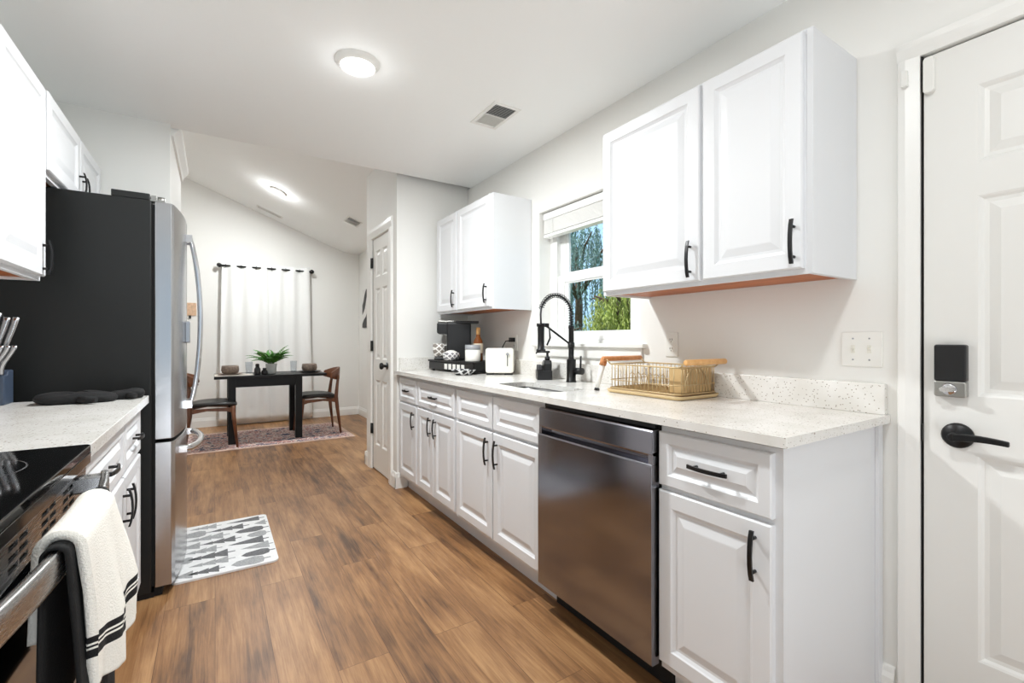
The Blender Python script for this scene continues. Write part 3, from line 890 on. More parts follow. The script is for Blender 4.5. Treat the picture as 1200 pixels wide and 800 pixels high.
# left base cabinets + worktop
LF = -0.280
fbl = lambda u, v, w: (LF + w, u, v)
t = thing('base_cabinet', 'white base cabinet with two drawers and two doors, between the range and the refrigerator', 'cabinet', (-0.57, 1.95, 0))
prof = [(LF, 0.105), (LF, 0.874), (LX + 0.004, 0.874), (LX + 0.004, 0.0), (LF - 0.065, 0.0), (LF - 0.065, 0.105)]
b = MB().prism(prof, 1.412, 2.47, 'y'); obj('carcass', b, CAB, t)
front(t, fbl, 1.432, 2.050, ZD0, ZD1, 'door', (2.015, 0.58, True))
front(t, fbl, 2.062, 2.458, ZD0, ZD1, 'door', (2.097, 0.58, True))
front(t, fbl, 1.432, 2.050, ZR0, ZR1, 'drawer', (1.74, 0.775, False), True, 0.12)
front(t, fbl, 2.062, 2.458, ZR0, ZR1, 'drawer', (2.29, 0.775, False), True, 0.11)
lw = thing('countertop', 'short speckled quartz countertop between the range and the refrigerator', 'countertop', (-0.55, 1.95, CT0))
b = MB().box(-0.857, -0.238, 1.408, 2.497, CT0 - 0.006, CT1); obj('slab', b, QUARTZ, lw, 0.002)
b = MB().box(-0.857, -0.837, 1.408, 2.497, CT1, 1.01); obj('backsplash', b, QUARTZ, lw, 0.002)

# ------------------------------------------------------------------ range
rg = thing('range', 'black glass-top electric range with stainless front in the bottom left corner', 'stove', (-0.54, 1.02, 0))
RA, RB = 0.640, 1.400
b = MB().box(-0.855, -0.268, RA, RB, 0.03, 0.895); obj('body', b, FRIDGE_SIDE, rg)
b = MB().prism(rrect(-0.857, -0.236, RA, RB, 0.012), 0.896, 0.914, 'z')
ct = obj('cooktop', b, GLASSTOP, rg, 0.003)
b = MB()
for (cx, cy, r) in ((-0.42, 1.20, 0.09), (-0.42, 0.85, 0.11), (-0.70, 1.20, 0.075), (-0.70, 0.85, 0.075), (-0.42, 1.20, 0.125)):
    for rr in (r,):
        b.lathe((cx, cy, 0.9141), [(rr - 0.0012, 0.0), (rr + 0.0012, 0.0), (rr + 0.0012, 0.0003), (rr - 0.0012, 0.0003), (rr - 0.0012, 0.0)], 48, caps=False)
obj('burner_ring', b, BURNER, ct)
b = MB().prism([(-0.268, 0.8955), (-0.2365, 0.8955), (-0.238, 0.872), (-0.244, 0.868), (-0.268, 0.868)], RA, RB, 'y'); obj('front_rim', b, DARKRIM, rg, 0.001)
# vent panel with slots
vp = MB(); VX = -0.246
vz0, vz1 = 0.800, 0.868
groups = []
yy = RA + 0.05
slots = [(c - 0.021 + s * 0.044, c + 0.017 + s * 0.044) for c in (1.235, 1.105, 0.955, 0.80) for s in (0, 1)]
slots.sort()
zs_ = [(0.815, 0.824), (0.831, 0.840), (0.847, 0.856)]
edges_z = [vz0] + [q for s in zs_ for q in s] + [vz1]
prev = RA
for (a, c) in slots:
    vp.box(VX - 0.012, VX, prev, a, vz0, vz1)
    for k in range(0, len(edges_z), 2):
        vp.box(VX - 0.012, VX, a, c, edges_z[k], edges_z[k + 1])
    prev = c
vp.box(VX - 0.012, VX, prev, RB, vz0, vz1)
obj('vent_panel', vp, STEEL_Y, rg)
b = MB().box(-0.267, VX - 0.0125, RA + 0.004, RB - 0.004, vz0, vz1); obj('vent_backing', b, GAP, rg)
b = MB().box(-0.268, -0.238, RA + 0.002, RB - 0.002, 0.20, 0.792)
od = obj('oven_door', b, GLASSTOP, rg, 0.003)
b = MB().box(-0.268, -0.240, RA + 0.002, RB - 0.002, 0.05, 0.19); obj('storage_drawer', b, STEEL_Y, rg, 0.003)
def bar_x(y): return -0.203 + 0.027 * (1 - ((y - 0.985) / 0.345) ** 2)
BZ = 0.846
hb = MB()
rings = []
for k in range(33):
    y = 0.645 + 0.680 * k / 32
    x = bar_x(y)
    rings.append([(x + 0.008 * math.copysign(abs(math.cos(a)) ** 0.45, math.cos(a)), y, BZ + 0.021 * math.copysign(abs(math.sin(a)) ** 0.6, math.sin(a))) for a in [2 * PI * q / 20 for q in range(20)]])
hb.loops(rings, 0, True)
hd = obj('handle', hb, STEEL_Y, od)
for y in (0.665, 1.300):
    hb = MB().box(-0.250, bar_x(y) + 0.004, y - 0.016, y + 0.016, BZ - 0.016, BZ + 0.018)
    obj('handle_bracket', hb, STEEL, od, 0.004)

# towels over the handle
def drape(yA, yB, zf, zb, o, cols, bulge, amp, ph, gather):
    """rows run down the back, over the bar and down the front; columns run along the bar"""
    path = []
    r = 0.0085 + o
    top = BZ + 0.014
    for k in range(18):
        t = k / 18; path.append((-r - 0.004 * (1 - t), zb + (top - zb) * t, 0.0))
    for k in range(11):
        a = PI - PI * k / 10; path.append((r * math.cos(a), top + (0.008 + o) * math.sin(a), 0.0))
    nf = 66
    for k in range(1, nf + 1):
        t = k / nf; path.append((r, top + (zf - top) * t, t))
    g = []
    for dx, z, t in path:
        row = []
        for j in range(cols):
            u = j / (cols - 1)
            y = yA + (yB - yA) * u
            yc = yA + (yB - yA) * 0.5
            y2 = yc + (y - yc) * (1 - gather * t * t)
            e = min(1.0, t * 1.6)
            w = bulge * e * (0.75 + 0.25 * math.sin(u * 5.2 + ph)) + amp * e * (0.5 + 0.5 * math.sin(u * 2 * PI * 1.6 + ph + 0.5 * t)) + 0.0018 * e * math.sin(u * 31 + 6 * t)
            row.append((bar_x(y) + dx + w, y2, z - 0.022 * t * (0.5 + 0.5 * math.sin(u * 6.2 + ph * 1.3))))
        g.append(row)
    return g
gb = drape(0.845, 1.150, 0.50, 0.60, 0.004, 34, 0.012, 0.006, 0.4, 0.02)
o = obj('hand_towel', MB().sheet(gb, 0.004), BLACKCLOTH, None); props(o, 'black cloth hanging on the oven handle under the cream towel', 'towel')
gt = drape(0.868, 1.080, 0.655, 0.74, 0.0135, 40, 0.016, 0.017, 3.6, 0.08)
STR = [(0.128, 0.138), (0.1415, 0.145), (0.149, 0.159)]
def stripe2(i, j):
    if i < 30: return 0
    d = BZ + 0.014 - gt[i][0][2] + (0 if True else 0)
    return 1 if any(a <= d < c for a, c in STR) else 0
tw = obj('hand_towel', MB().sheet(gt, 0.0125, stripe2), [TOWEL, STRIPE], None)
props(tw, 'cream hand towel with three black stripes draped over the oven handle', 'towel')

# ------------------------------------------------------------------ refrigerator
fg = thing('refrigerator', 'stainless french door refrigerator with charcoal side next to the left countertop', 'refrigerator', (-0.54, 2.965, 0))
FA, FB = 2.588, 3.345
b = MB().box(-0.855, -0.238, FA, FB, 0.025, 1.770)
obj('cabinet', b, FRIDGE_SIDE, fg, 0.004)
for y_ in (FA, FB - 0.09):
    b = MB().box(-0.375, -0.243, y_, y_ + 0.09, 1.770, 1.798)
    obj('hinge_cover', b, FRIDGE_SIDE, fg, 0.003)
for y_ in (FA + 0.008, FB - 0.058):
    b = MB().box(-0.243, -0.190, y_, y_ + 0.05, 1.768, 1.776).cyl((-0.205, y_ + 0.025, 1.764), (-0.205, y_ + 0.025, 1.794), 0.014).box(-0.240, -0.222, y_ + 0.008, y_ + 0.040, 1.776, 1.796)
    obj('hinge', b, NICKEL, fg)
b = MB().box(-0.238, -0.226, FA + 0.008, FB - 0.008, 0.05, 1.755); obj('gasket', b, GAP, fg)
def bow(y):
    return -0.160 + 0.034 * (1 - ((y - 2.9665) / 0.379) ** 2)
def fdoor(ya, yb, z0, z1):
    pts = [(-0.225, ya), (-0.225, yb)]
    n = 22
    for k in range(n + 1):
        y = yb + (ya - yb) * k / n
        x = bow(y)
        e = min(abs(y - ya), abs(y - yb))
        if e < 0.006: x -= 0.006 * (1 - math.sqrt(max(0, 1 - (1 - e / 0.006) ** 2)))
        pts.append((x, y))
    bb = MB()
    bb.loops([[(x, y, z0) for x, y in pts], [(x, y, z1) for x, y in pts]], 0, False)
    return bb
da = obj('door', fdoor(FA, 2.963, 0.705, 1.766), STEEL, fg, 0.002)
db = obj('door', fdoor(2.970, FB, 0.705, 1.766), STEEL, fg, 0.002)
fz = obj('freezer_drawer', fdoor(FA, FB, 0.045, 0.690), STEEL, fg, 0.002)
def vhandle(y):
    b = MB(); rings = []
    for k in range(25):
        t_ = k / 24; z = 0.80 + 0.89 * t_
        x = -0.118 + 0.052 * math.sin(PI * t_) ** 0.6
        rings.append([(x + 0.011 * math.cos(a), y + 0.010 * math.sin(a), z) for a in [2 * PI * q / 12 for q in range(12)]])
    b.loops(rings, 0, True)
    for z in (0.815, 1.675): b.box(-0.135, -0.100, y - 0.010, y + 0.010, z - 0.02, z + 0.02)
    return b
obj('handle', vhandle(2.928), CHROME, da, 0.001); obj('handle', vhandle(3.006), CHROME, db, 0.001)
b = MB(); rings = []
for k in range(29):
    t_ = k / 28; y = 2.70 + 0.53 * t_
    x = -0.128 + 0.066 * math.sin(PI * t_) ** 0.55
    rings.append([(x + 0.015 * math.cos(a), y, 0.628 + 0.016 * math.sin(a)) for a in [2 * PI * q / 12 for q in range(12)]])
b.loops(rings, 0, True)
for y in (2.712, 3.218): b.box(bow(y) - 0.004, bow(y) + 0.030, y - 0.014, y + 0.014, 0.612, 0.644)
obj('handle', b, CHROME, fz, 0.001)
b = MB().box(-0.23, -0.20, FA + 0.02, FB - 0.02, 0.0, 0.04).box(-0.84, -0.23, FA + 0.01, FB - 0.01, 0.0, 0.024); obj('toe_grille', b, GAP, fg)
b = MB().prism(rrect(2.885, 2.915, 1.135, 1.245, 0.006), -0.128, -0.108, 'x')
o = obj('magnetic_clip', b, PUTTY, None, 0.003); props(o, 'small silver box clipped on the refrigerator door by its handle', 'clip')

# things on the left countertop
kb = thing('knife_block', 'slate blue block of steel handled knives at the left photo edge', 'knife block', (-0.70, 2.36, CT1))
b = MB()
kx0, kx1 = -0.79, -0.642
b.prism([(2.400, CT1), (2.400, CT1 + 0.105), (2.436, CT1 + 0.108), (2.442, CT1 + 0.122), (2.492, CT1 + 0.126), (2.492, CT1)], kx0, kx1, 'x')
obj('block', b, BLOCK, kb, 0.004)
tcu = bpy.data.curves.new('lettering', 'FONT'); tcu.body = 'Cuisinart'; tcu.size = 0.019; tcu.align_x = 'RIGHT'; tcu.extrude = 0.0004
to = bpy.data.objects.new('lettering_source', tcu); COL.objects.link(to)
bpy.context.view_layer.update()
tme = bpy.data.meshes.new_from_object(to.evaluated_get(bpy.context.evaluated_depsgraph_get()))
bpy.data.objects.remove(to)
tme.materials.clear(); tme.materials.append(WHITEPL)
lt = bpy.data.objects.new('lettering', tme); COL.objects.link(lt); lt.parent = kb
lt.location = (kx1 - 0.026 + 0.70, 2.400 - 0.0008 - 2.36, 0.036); lt.rotation_euler = (PI / 2, 0, 0)
# knives: each stands in the block, its handle leaning towards the room
def knife(label, base, top, r, bend, group):
    t = thing('knife', label, 'knife', base, 0, group)
    base, top = Vector(base), Vector(top)
    d = top - base; n = 12; pts = []; rs = []
    for k in range(n + 1):
        q = k / n
        pts.append(base + d * q + Vector((bend * math.sin(PI * q * 1.6) * -1, 0, 0)))
        rs.append(r * (0.75 + 0.35 * q if q < 0.92 else 1.15))
    b = MB().tube(pts, rs, 10); obj('handle', b, STEEL, t)
    b = MB().tube([base + d * 0.0 - d.normalized() * 0.035, base], [r * 0.5, r * 0.6], 8); obj('bolster', b, CHROME, t)
KG = 'knives in the block'
for i, x in enumerate((-0.704, -0.687, -0.670, -0.653)):
    knife(['steel steak knife leftmost in the front row of the block', 'steel steak knife second from left in the front row of the block', 'steel steak knife third from left in the front row of the block', 'steel steak knife rightmost in the front row of the block'][i],
          (x, 2.418, CT1 + 0.106), (x + 0.030, 2.410, CT1 + 0.216), 0.0075, 0.006, KG)
for i, (x, h) in enumerate(((-0.741, 0.345), (-0.718, 0.338), (-0.695, 0.322), (-0.672, 0.322))):
    knife(['tall steel knife leftmost in the back row of the block', 'tall steel knife second from left in the back row of the block', 'tall steel knife third from left in the back row of the block', 'tall steel knife rightmost in the back row of the block'][i],
          (x, 2.466, CT1 + 0.124), (x + 0.044, 2.458, CT1 + h), 0.0098, 0.003, KG)
# oven mitts
def mitt(label, c, L, W, rz, z, h):
    b = MB(); rings = []
    n = 30
    out = []
    for k in range(n):
        a = 2 * PI * k / n
        ca, sa = math.cos(a), math.sin(a)
        x = L / 2 * math.copysign(abs(ca) ** 0.55, ca); y = W / 2 * math.copysign(abs(sa) ** 0.55, sa)
        if ca > 0.3: y *= 0.92
        out.append((x, y))
    for s, zz in ((0.9, 0), (1.0, h * 0.3), (1.0, h * 0.55), (0.93, h * 0.85), (0.7, h), (0.3, h * 1.04)):
        rings.append([(c[0] + (x * math.cos(rz) - y * math.sin(rz)) * s, c[1] + (x * math.sin(rz) + y * math.cos(rz)) * s, z + zz + 0.004 * math.sin(x * 40)) for x, y in out])
    b.loops(rings)
    th = [(c[0] + math.cos(rz) * L * 0.05 + math.sin(rz) * W * 0.35, c[1] + math.sin(rz) * L * 0.05 - math.cos(rz) * W * 0.35, z + h * 0.45),
          (c[0] + math.cos(rz) * L * 0.18 + math.sin(rz) * W * 0.62, c[1] + math.sin(rz) * L * 0.18 - math.cos(rz) * W * 0.62, z + h * 0.42),
          (c[0] + math.cos(rz) * L * 0.30 + math.sin(rz) * W * 0.68, c[1] + math.sin(rz) * L * 0.30 - math.cos(rz) * W * 0.68, z + h * 0.4)]
    b.tube(th, [h * 0.42, h * 0.4, h * 0.3], 10)
    o = obj('oven_mitt', b, MITT, None); return props(o, label, 'oven mitt', 'oven mitts on the countertop')
mitt('black oven mitt lying on the left countertop, nearer the knife block', (-0.440, 2.375, 0), 0.235, 0.15, 0.0, CT1 + 0.001, 0.036)
mitt('black oven mitt lying near the front edge of the left countertop', (-0.302, 2.430, 0), 0.115, 0.10, 0.05, CT1 + 0.001, 0.034)

# ------------------------------------------------------------------ things on the right countertop
# faucet
fc = thing('faucet', 'matte black spring pull-down kitchen faucet behind the sink', 'faucet', (1.69, 2.02, CT1))
fx, fy = 1.69, 2.005
b = MB().lathe((fx, fy, CT1), [(0.029, 0), (0.029, 0.006), (0.026, 0.008), (0.026, 0.125), (0.018, 0.130), (0.015, 0.134), (0.015, 0.30), (0.017, 0.302), (0.017, 0.316), (0.0, 0.316)]); obj('body', b, BLACK, fc)
hose = [(fx, fy, 1.20)]
hx = 1.500
for k in range(17):
    a = PI * k / 16 * 0.93
    rad = (fx - hx) / 2
    hose.append((fx - rad + rad * math.cos(a), fy + 0.03 * k / 16, 1.30 + 0.098 * math.sin(a)))
end = hose[-1]
hose2 = hose + [(hx - 0.002, fy + 0.03, 1.29), (hx, fy + 0.03, 1.24)]
b = MB().tube(hose2, 0.0055, 10); obj('hose', b, RUBBER, fc)
# spring coil around the hose
P_ = [Vector(p) for p in hose]
dist = [0]
for i in range(1, len(P_)): dist.append(dist[-1] + (P_[i] - P_[i - 1]).length)
coil = []; turns = 27; S = dist[-1]
for k in range(turns * 10 + 1):
    s = S * k / (turns * 10); i = 0
    while i < len(dist) - 2 and dist[i + 1] < s: i += 1
    q = P_[i].lerp(P_[i + 1], (s - dist[i]) / max(1e-9, dist[i + 1] - dist[i]))
    tng = (P_[i + 1] - P_[i]).normalized(); u = Vector((0, 1, 0)); w = tng.cross(u).normalized()
    a = 2 * PI * k / 10
    coil.append(q + (u * math.cos(a) + w * math.sin(a)) * 0.0130)
b = MB().tube(coil, 0.0024, 5); obj('spring', b, BLACK, fc)
b = MB().lathe((hx, fy + 0.03, 1.088), [(0.026, 0), (0.026, 0.008), (0.019, 0.014), (0.018, 0.07), (0.019, 0.125), (0.015, 0.15), (0.0, 0.152)]); sh = obj('spray_head', b, BLACK, fc)
b = MB().tube([(hx + 0.026, fy + 0.01, 1.12), (hx + 0.040, fy + 0.0, 1.16), (hx + 0.034, fy + 0.0, 1.215)], [0.005, 0.005, 0.004], 8); obj('spray_lever', b, BLACK, sh)
b = MB().tube([(fx, fy, 1.12), (hx + 0.03, fy + 0.026, 1.228)], 0.006, 8); b.lathe((hx, fy + 0.03, 1.222), [(0.020, 0), (0.024, 0), (0.024, 0.018), (0.020, 0.018), (0.020, 0)], caps=False); b.box(hx + 0.02, hx + 0.042, fy + 0.012, fy + 0.036, 1.220, 1.240)
b.cyl((fx, fy, 1.105), (fx, fy, 1.135), 0.019); obj('support_arm', b, BLACK, fc)
b = MB().cyl((fx + 0.01, fy - 0.02, 0.975), (fx + 0.02, fy - 0.072, 0.975), 0.019).tube([(fx + 0.018, fy - 0.058, 0.98), (fx + 0.018, fy - 0.060, 1.06)], [0.006, 0.005], 8); obj('lever', b, BLACK, fc)

# soap caddy
sc_ = thing('soap_caddy', 'black soap pump with a built-in sponge holder left of the faucet', 'soap dispenser', (1.68, 2.25, CT1))
rz = -0.55
def rot(p, c=(1.68, 2.25), a=rz): return (c[0] + p[0] * math.cos(a) - p[1] * math.sin(a), c[1] + p[0] * math.sin(a) + p[1] * math.cos(a))
b = MB()
o_ = [rot(p) for p in rrect(-0.045, 0.045, -0.082, 0.080, 0.012)]
b.loops([[(x, y, CT1) for x, y in o_], [(x, y, CT1 + 0.055) for x, y in o_]], 0, False)
o2 = [rot(p) for p in rrect(-0.006, 0.042, -0.078, 0.060, 0.012)]
o3 = [rot(p) for p in rrect(-0.003, 0.040, -0.072, 0.03, 0.012)]
b.loops([[(x, y, CT1 + 0.055) for x, y in o2], [(x, y, CT1 + 0.095) for x, y in o2], [(x, y, CT1 + 0.115) for x, y in o3]], 0, False)
obj('reservoir', b, BLACKPL, sc_, 0.003)
cx, cy = rot((0.02, -0.02))
b = MB().lathe((cx, cy, CT1 + 0.113), [(0.016, 0), (0.016, 0.022), (0.007, 0.024), (0.007, 0.045), (0.015, 0.047), (0.015, 0.058), (0.0, 0.058)], 16)
hx2, hy2 = rot((-0.04, 0.035)); b.tube([(cx, cy, CT1 + 0.165), (hx2, hy2, CT1 + 0.163), (hx2 - 0.004, hy2, CT1 + 0.152)], [0.006, 0.0055, 0.005], 8)
obj('pump', b, BLACKPL, sc_)
b = MB(); o4 = [rot(p) for p in rrect(-0.040, -0.012, -0.065, 0.065, 0.006)]
b.loops([[(x, y, CT1 + 0.056) for x, y in o4], [(x, y, CT1 + 0.085) for x, y in o4]], 0, False)
obj('sponge', b, RUBBER, sc_, 0.003)

# dish rack
dr = thing('dish_rack', 'beige wire dish rack with wooden handles and drip tray to the right of the sink', 'dish rack', (1.635, 1.34, CT1))
x0, x1, ya, yb = 1.512, 1.762, 1.155, 1.530
def ringpts(x0, x1, y0, y1, r, z): return [(x, y, z) for x, y in rrect(x0, x1, y0, y1, r, 5)]
b = MB(); b.loops([ringpts(x0 - 0.008, x1 + 0.006, ya - 0.012, yb + 0.012, 0.03, CT1 + 0.002), ringpts(x0 - 0.014, x1 + 0.012, ya - 0.018, yb + 0.018, 0.034, CT1 + 0.016), ringpts(x0 - 0.010, x1 + 0.008, ya - 0.014, yb + 0.014, 0.03, CT1 + 0.016), ringpts(x0 - 0.004, x1 + 0.002, ya - 0.008, yb + 0.008, 0.026, CT1 + 0.006)], 0, True)
obj('drip_tray', b, TRAY, dr)
b = MB(); zb_, zt_ = CT1 + 0.022, CT1 + 0.128
for z in (zb_, zt_): b.tube(ringpts(x0, x1, ya, yb, 0.02, z), 0.0032, 8, closed=True)
b.tube(ringpts(x0, x1, ya, yb, 0.02, zb_ + 0.036), 0.0018, 6, closed=True)
def vw(x, y): b.tube([(x, y, zb_), (x, y, zt_)], 0.0018, 6)
for k in range(17):
    y = ya + 0.02 + (yb - ya - 0.04) * k / 16; vw(x0, y); vw(x1, y)
for k in range(12):
    x = x0 + 0.02 + (x1 - x0 - 0.04) * k / 11; vw(x, ya); vw(x, yb)
for k in range(14):
    y = ya + 0.02 + (yb - ya - 0.04) * k / 13; b.tube([(x0, y, zb_), (x1, y, zb_)], 0.0018, 6)
b.tube([(x0, 1.30, zb_), (x0, 1.30, zt_)], 0.003, 8)
for k in range(6):   # plate prongs
    y = 1.30 + k * 0.034
    b.tube([(x0 + 0.06, y, zb_), (x0 + 0.07, y, zb_ + 0.06), (x0 + 0.09, y, zb_ + 0.07), (x0 + 0.11, y, zb_ + 0.05), (x0 + 0.12, y, zb_)], 0.0018, 6)
b.tube([(x0 + 0.035 + 0.075 * (1 - math.cos(PI * k / 10)), ya - 0.004, zb_ + 0.02 + 0.085 * math.sin(PI * k / 10)) for k in range(11)], 0.0026, 6)
for (yh, s) in ((ya, -1), (yb, 1)):
    for x in (x0 + 0.01, x1 - 0.01):
        b.tube([(x, yh, zt_), (x, yh + s * 0.02, zt_ + 0.016), (x, yh + s * 0.036, zt_ + 0.022)], 0.003, 8)
obj('wire_basket', b, RACK, dr)
for (yh, m_) in ((ya - 0.036, PINE), (yb + 0.036, PINER)):
    b = MB().tube([(x0 - 0.006, yh, zt_ + 0.022), (x0, yh, zt_ + 0.022), (x1, yh, zt_ + 0.022), (x1 + 0.006, yh, zt_ + 0.022)], [0.008, 0.0115, 0.0115, 0.008], 14)
    obj('handle', b, m_, dr, label='round wooden handle')
b = MB()
co = ringpts(x0 + 0.045, x1 - 0.010, ya + 0.010, ya + 0.085, 0.015, 0); ci = ringpts(x0 + 0.049, x1 - 0.014, ya + 0.014, ya + 0.081, 0.012, 0)
zz = lambda pts, z: [(p[0], p[1], z) for p in pts]
b.loops([zz(co, zb_ + 0.004), zz(co, zt_ - 0.004), zz(ci, zt_ - 0.004), zz(ci, zb_ + 0.008)], 0, False)
o = obj('utensil_caddy', b, CADDY, None); props(o, 'tan utensil caddy standing inside the right end of the dish rack', 'caddy')
# dish brush
br_ = thing('dish_brush', 'white dish brush with wooden cap leaning between the faucet and the dish rack', 'brush', (1.52, 1.60, CT1))
b = MB().tube([(1.512, 1.606, CT1 + 0.012), (1.525, 1.600, CT1 + 0.07), (1.535, 1.594, CT1 + 0.118)], [0.011, 0.012, 0.013], 12); obj('handle', b, WHITEPL, br_)
b = MB().tube([(1.535, 1.594, CT1 + 0.118), (1.542, 1.590, CT1 + 0.150)], [0.017, 0.016], 12); obj('cap', b, PINER, br_)
b = MB().tube([(1.510, 1.607, CT1 + 0.0), (1.512, 1.606, CT1 + 0.012)], [0.013, 0.012], 12); obj('foot', b, BLACKPL, br_)

# coffee corner: organiser drawer with things on it
DRZ = 0.14
DC = (1.578, 3.115)
cd = thing('pod_drawer', 'black coffee pod drawer under the coffee maker in the counter corner', 'organizer', (DC[0], DC[1], CT1), DRZ)
DWd, DDp, DHt = 0.60, 0.27, 0.085   # along y, along x
b = MB()
b.box(-DDp / 2 + 0.012, DDp / 2, -DWd / 2, DWd / 2, 0.012, 0.016).box(-DDp / 2, DDp / 2, -DWd / 2, DWd / 2, 0.072, DHt)
b.box(-DDp / 2 + 0.012, DDp / 2, -DWd / 2, -DWd / 2 + 0.008, 0.012, 0.075).box(-DDp / 2 + 0.012, DDp / 2, DWd / 2 - 0.008, DWd / 2, 0.012, 0.075).box(DDp / 2 - 0.008, DDp / 2, -DWd / 2, DWd / 2, 0.012, 0.075)
obj('frame', b, BLACKPL, cd, 0.002, local=True)
b = MB().box(-DDp / 2 + 0.006, -DDp / 2 + 0.012, -DWd / 2 + 0.008, DWd / 2 - 0.008, 0.014, 0.068); obj('drawer_front', b, BLACKPL, cd, 0.001, local=True)
for sx in (-1, 1):
    for sy in (-1, 1):
        b = MB().cyl((sx * 0.10, sy * 0.27, 0.0), (sx * 0.10, sy * 0.27, 0.013), 0.012, n=12); obj('foot', b, RUBBER, cd, local=True)
b = MB()
for k in range(5):
    y = 0.05 - k * 0.055
    b.box(-DDp / 2 + 0.0035, -DDp / 2 + 0.006, y - 0.018, y + 0.018, 0.020, 0.060)
obj('pod_window', b, WHITEPL, cd, local=True, label='row of white squares')
TOPZ = CT1 + DHt
def ondr(a, d):   # a along y, d along x, in the drawer's frame
    c, s = math.cos(DRZ), math.sin(DRZ)
    return (DC[0] + d * c - a * s, DC[1] + d * s + a * c, TOPZ)
# coffee maker (front faces the pantry side)
cm = thing('coffee_maker', 'black single-cup coffee maker with silver lid in the counter corner', 'coffee maker', (1.592, 3.250, TOPZ), math.atan2(0.426, -0.905))
b = MB()
b.prism([(-0.10, 0.0), (-0.10, 0.285), (0.086, 0.285), (0.086, 0.0)], -0.085, 0.085, 'y'); obj('body', b, BLACKPL, cm, 0.012, local=True)
b = MB().prism([(-0.02, 0.195), (-0.02, 0.284), (0.150, 0.284), (0.160, 0.274), (0.160, 0.205), (0.140, 0.195)], -0.075, 0.075, 'y'); obj('brew_head', b, BLACKPL, cm, 0.010, local=True)
b = MB().prism([(0.024, 0.285), (0.024, 0.300), (0.146, 0.298), (0.157, 0.286)], -0.072, 0.072, 'y'); obj('lid', b, NICKEL, cm, 0.005, local=True)
b = MB().prism([(0.08, 0.0), (0.08, 0.018), (0.180, 0.018), (0.180, 0.0)], -0.06, 0.06, 'y'); obj('drip_tray', b, BLACKPL, cm, 0.004, local=True)
b = MB().box(-0.158, 0.02, -0.086, 0.086, 0.278, 0.297); obj('top_plate', b, BLACKPL, cm, 0.003, local=True)
# mug on the drip tray
def hollow(c, prof, th, n=28):
    o = prof; i = [(max(r - th, 0.0), z) for r, z in prof[::-1]]
    i = [(r, max(z, prof[0][1] + th)) for r, z in i]
    b = MB(); b.lathe(c, [(0.0, prof[0][1])] + o + i + [(0.0, prof[0][1] + th)], n, caps=False); return b
rot_cm = cm.rotation_euler[2]
mc = (1.592 + 0.142 * math.cos(rot_cm), 3.250 + 0.142 * math.sin(rot_cm), TOPZ + 0.0185)
mg = thing('mug', 'lattice patterned mug under the coffee maker spout', 'mug', mc)
b = hollow((0, 0, 0), [(0.034, 0), (0.044, 0.02), (0.052, 0.06), (0.050, 0.105)], 0.004); obj('cup', b, LATT_G, mg, local=True)
hd_ = (0.45, -0.89)
b = MB().tube([(hd_[0] * r, hd_[1] * r, z) for r, z in ((0.050, 0.088), (0.074, 0.094), (0.086, 0.072), (0.076, 0.042), (0.048, 0.030))], 0.005, 8); obj('handle', b, CANDLE, mg, local=True)
bc = ondr(0.025, -0.100)
o = thing('sugar_bowl', 'small lattice patterned bowl heaped white on the pod drawer front', 'bowl', bc)
b = hollow((0, 0, 0), [(0.040, 0), (0.058, 0.012), (0.064, 0.045), (0.060, 0.058)], 0.004); obj('bowl', b, LATT_W, o, local=True)
b = MB().lathe((0, 0, 0.045), [(0.055, 0), (0.045, 0.018), (0.02, 0.03), (0.0, 0.032)], 20); obj('contents', b, CANDLE, o, local=True)
bc = ondr(-0.13, 0.035)
bt = thing('syrup_bottle', 'amber syrup bottle with gold neck between coffee maker and white jar', 'bottle', bc)
b = MB().lathe((0, 0, 0), [(0.0, 0), (0.033, 0), (0.036, 0.006), (0.036, 0.125), (0.032, 0.145), (0.016, 0.175), (0.013, 0.21), (0.013, 0.225), (0.0, 0.225)]); obj('bottle', b, SYRUP, bt, local=True)
b = MB().lathe((0, 0, 0), [(0.0365, 0.055), (0.0368, 0.056), (0.0368, 0.125), (0.0365, 0.126)], caps=False); obj('label', b, LABELP, bt, local=True)
b = MB().lathe((0, 0, 0), [(0.015, 0.19), (0.0155, 0.24), (0.013, 0.244), (0.0, 0.244)]); obj('cap', b, PINE, bt, local=True)
bc = ondr(-0.215, -0.075)
jr = thing('jar', 'white jar candle with clear rim beside the toaster', 'jar', bc)
b = MB().lathe((0, 0, 0), [(0.0, 0), (0.052, 0), (0.055, 0.006), (0.055, 0.080), (0.052, 0.083), (0.0, 0.083)]); obj('wax', b, CANDLE, jr, local=True)
b = hollow((0, 0, 0.0835), [(0.053, 0), (0.055, 0.004), (0.055, 0.034)], 0.004); obj('rim', b, GREYPL, jr, local=True)
# patterned dish in front
bc = ondr(-0.285, -0.205)
pdh = MB().lathe((bc[0], bc[1], CT1), [(0.0, 0.0), (0.045, 0), (0.050, 0.004), (0.085, 0.034), (0.082, 0.036), (0.046, 0.010), (0.0, 0.008)], 32)
o = obj('dish', pdh, STRIPEDISH, None); props(o, 'shallow black and white patterned dish in front of the pod drawer', 'dish')
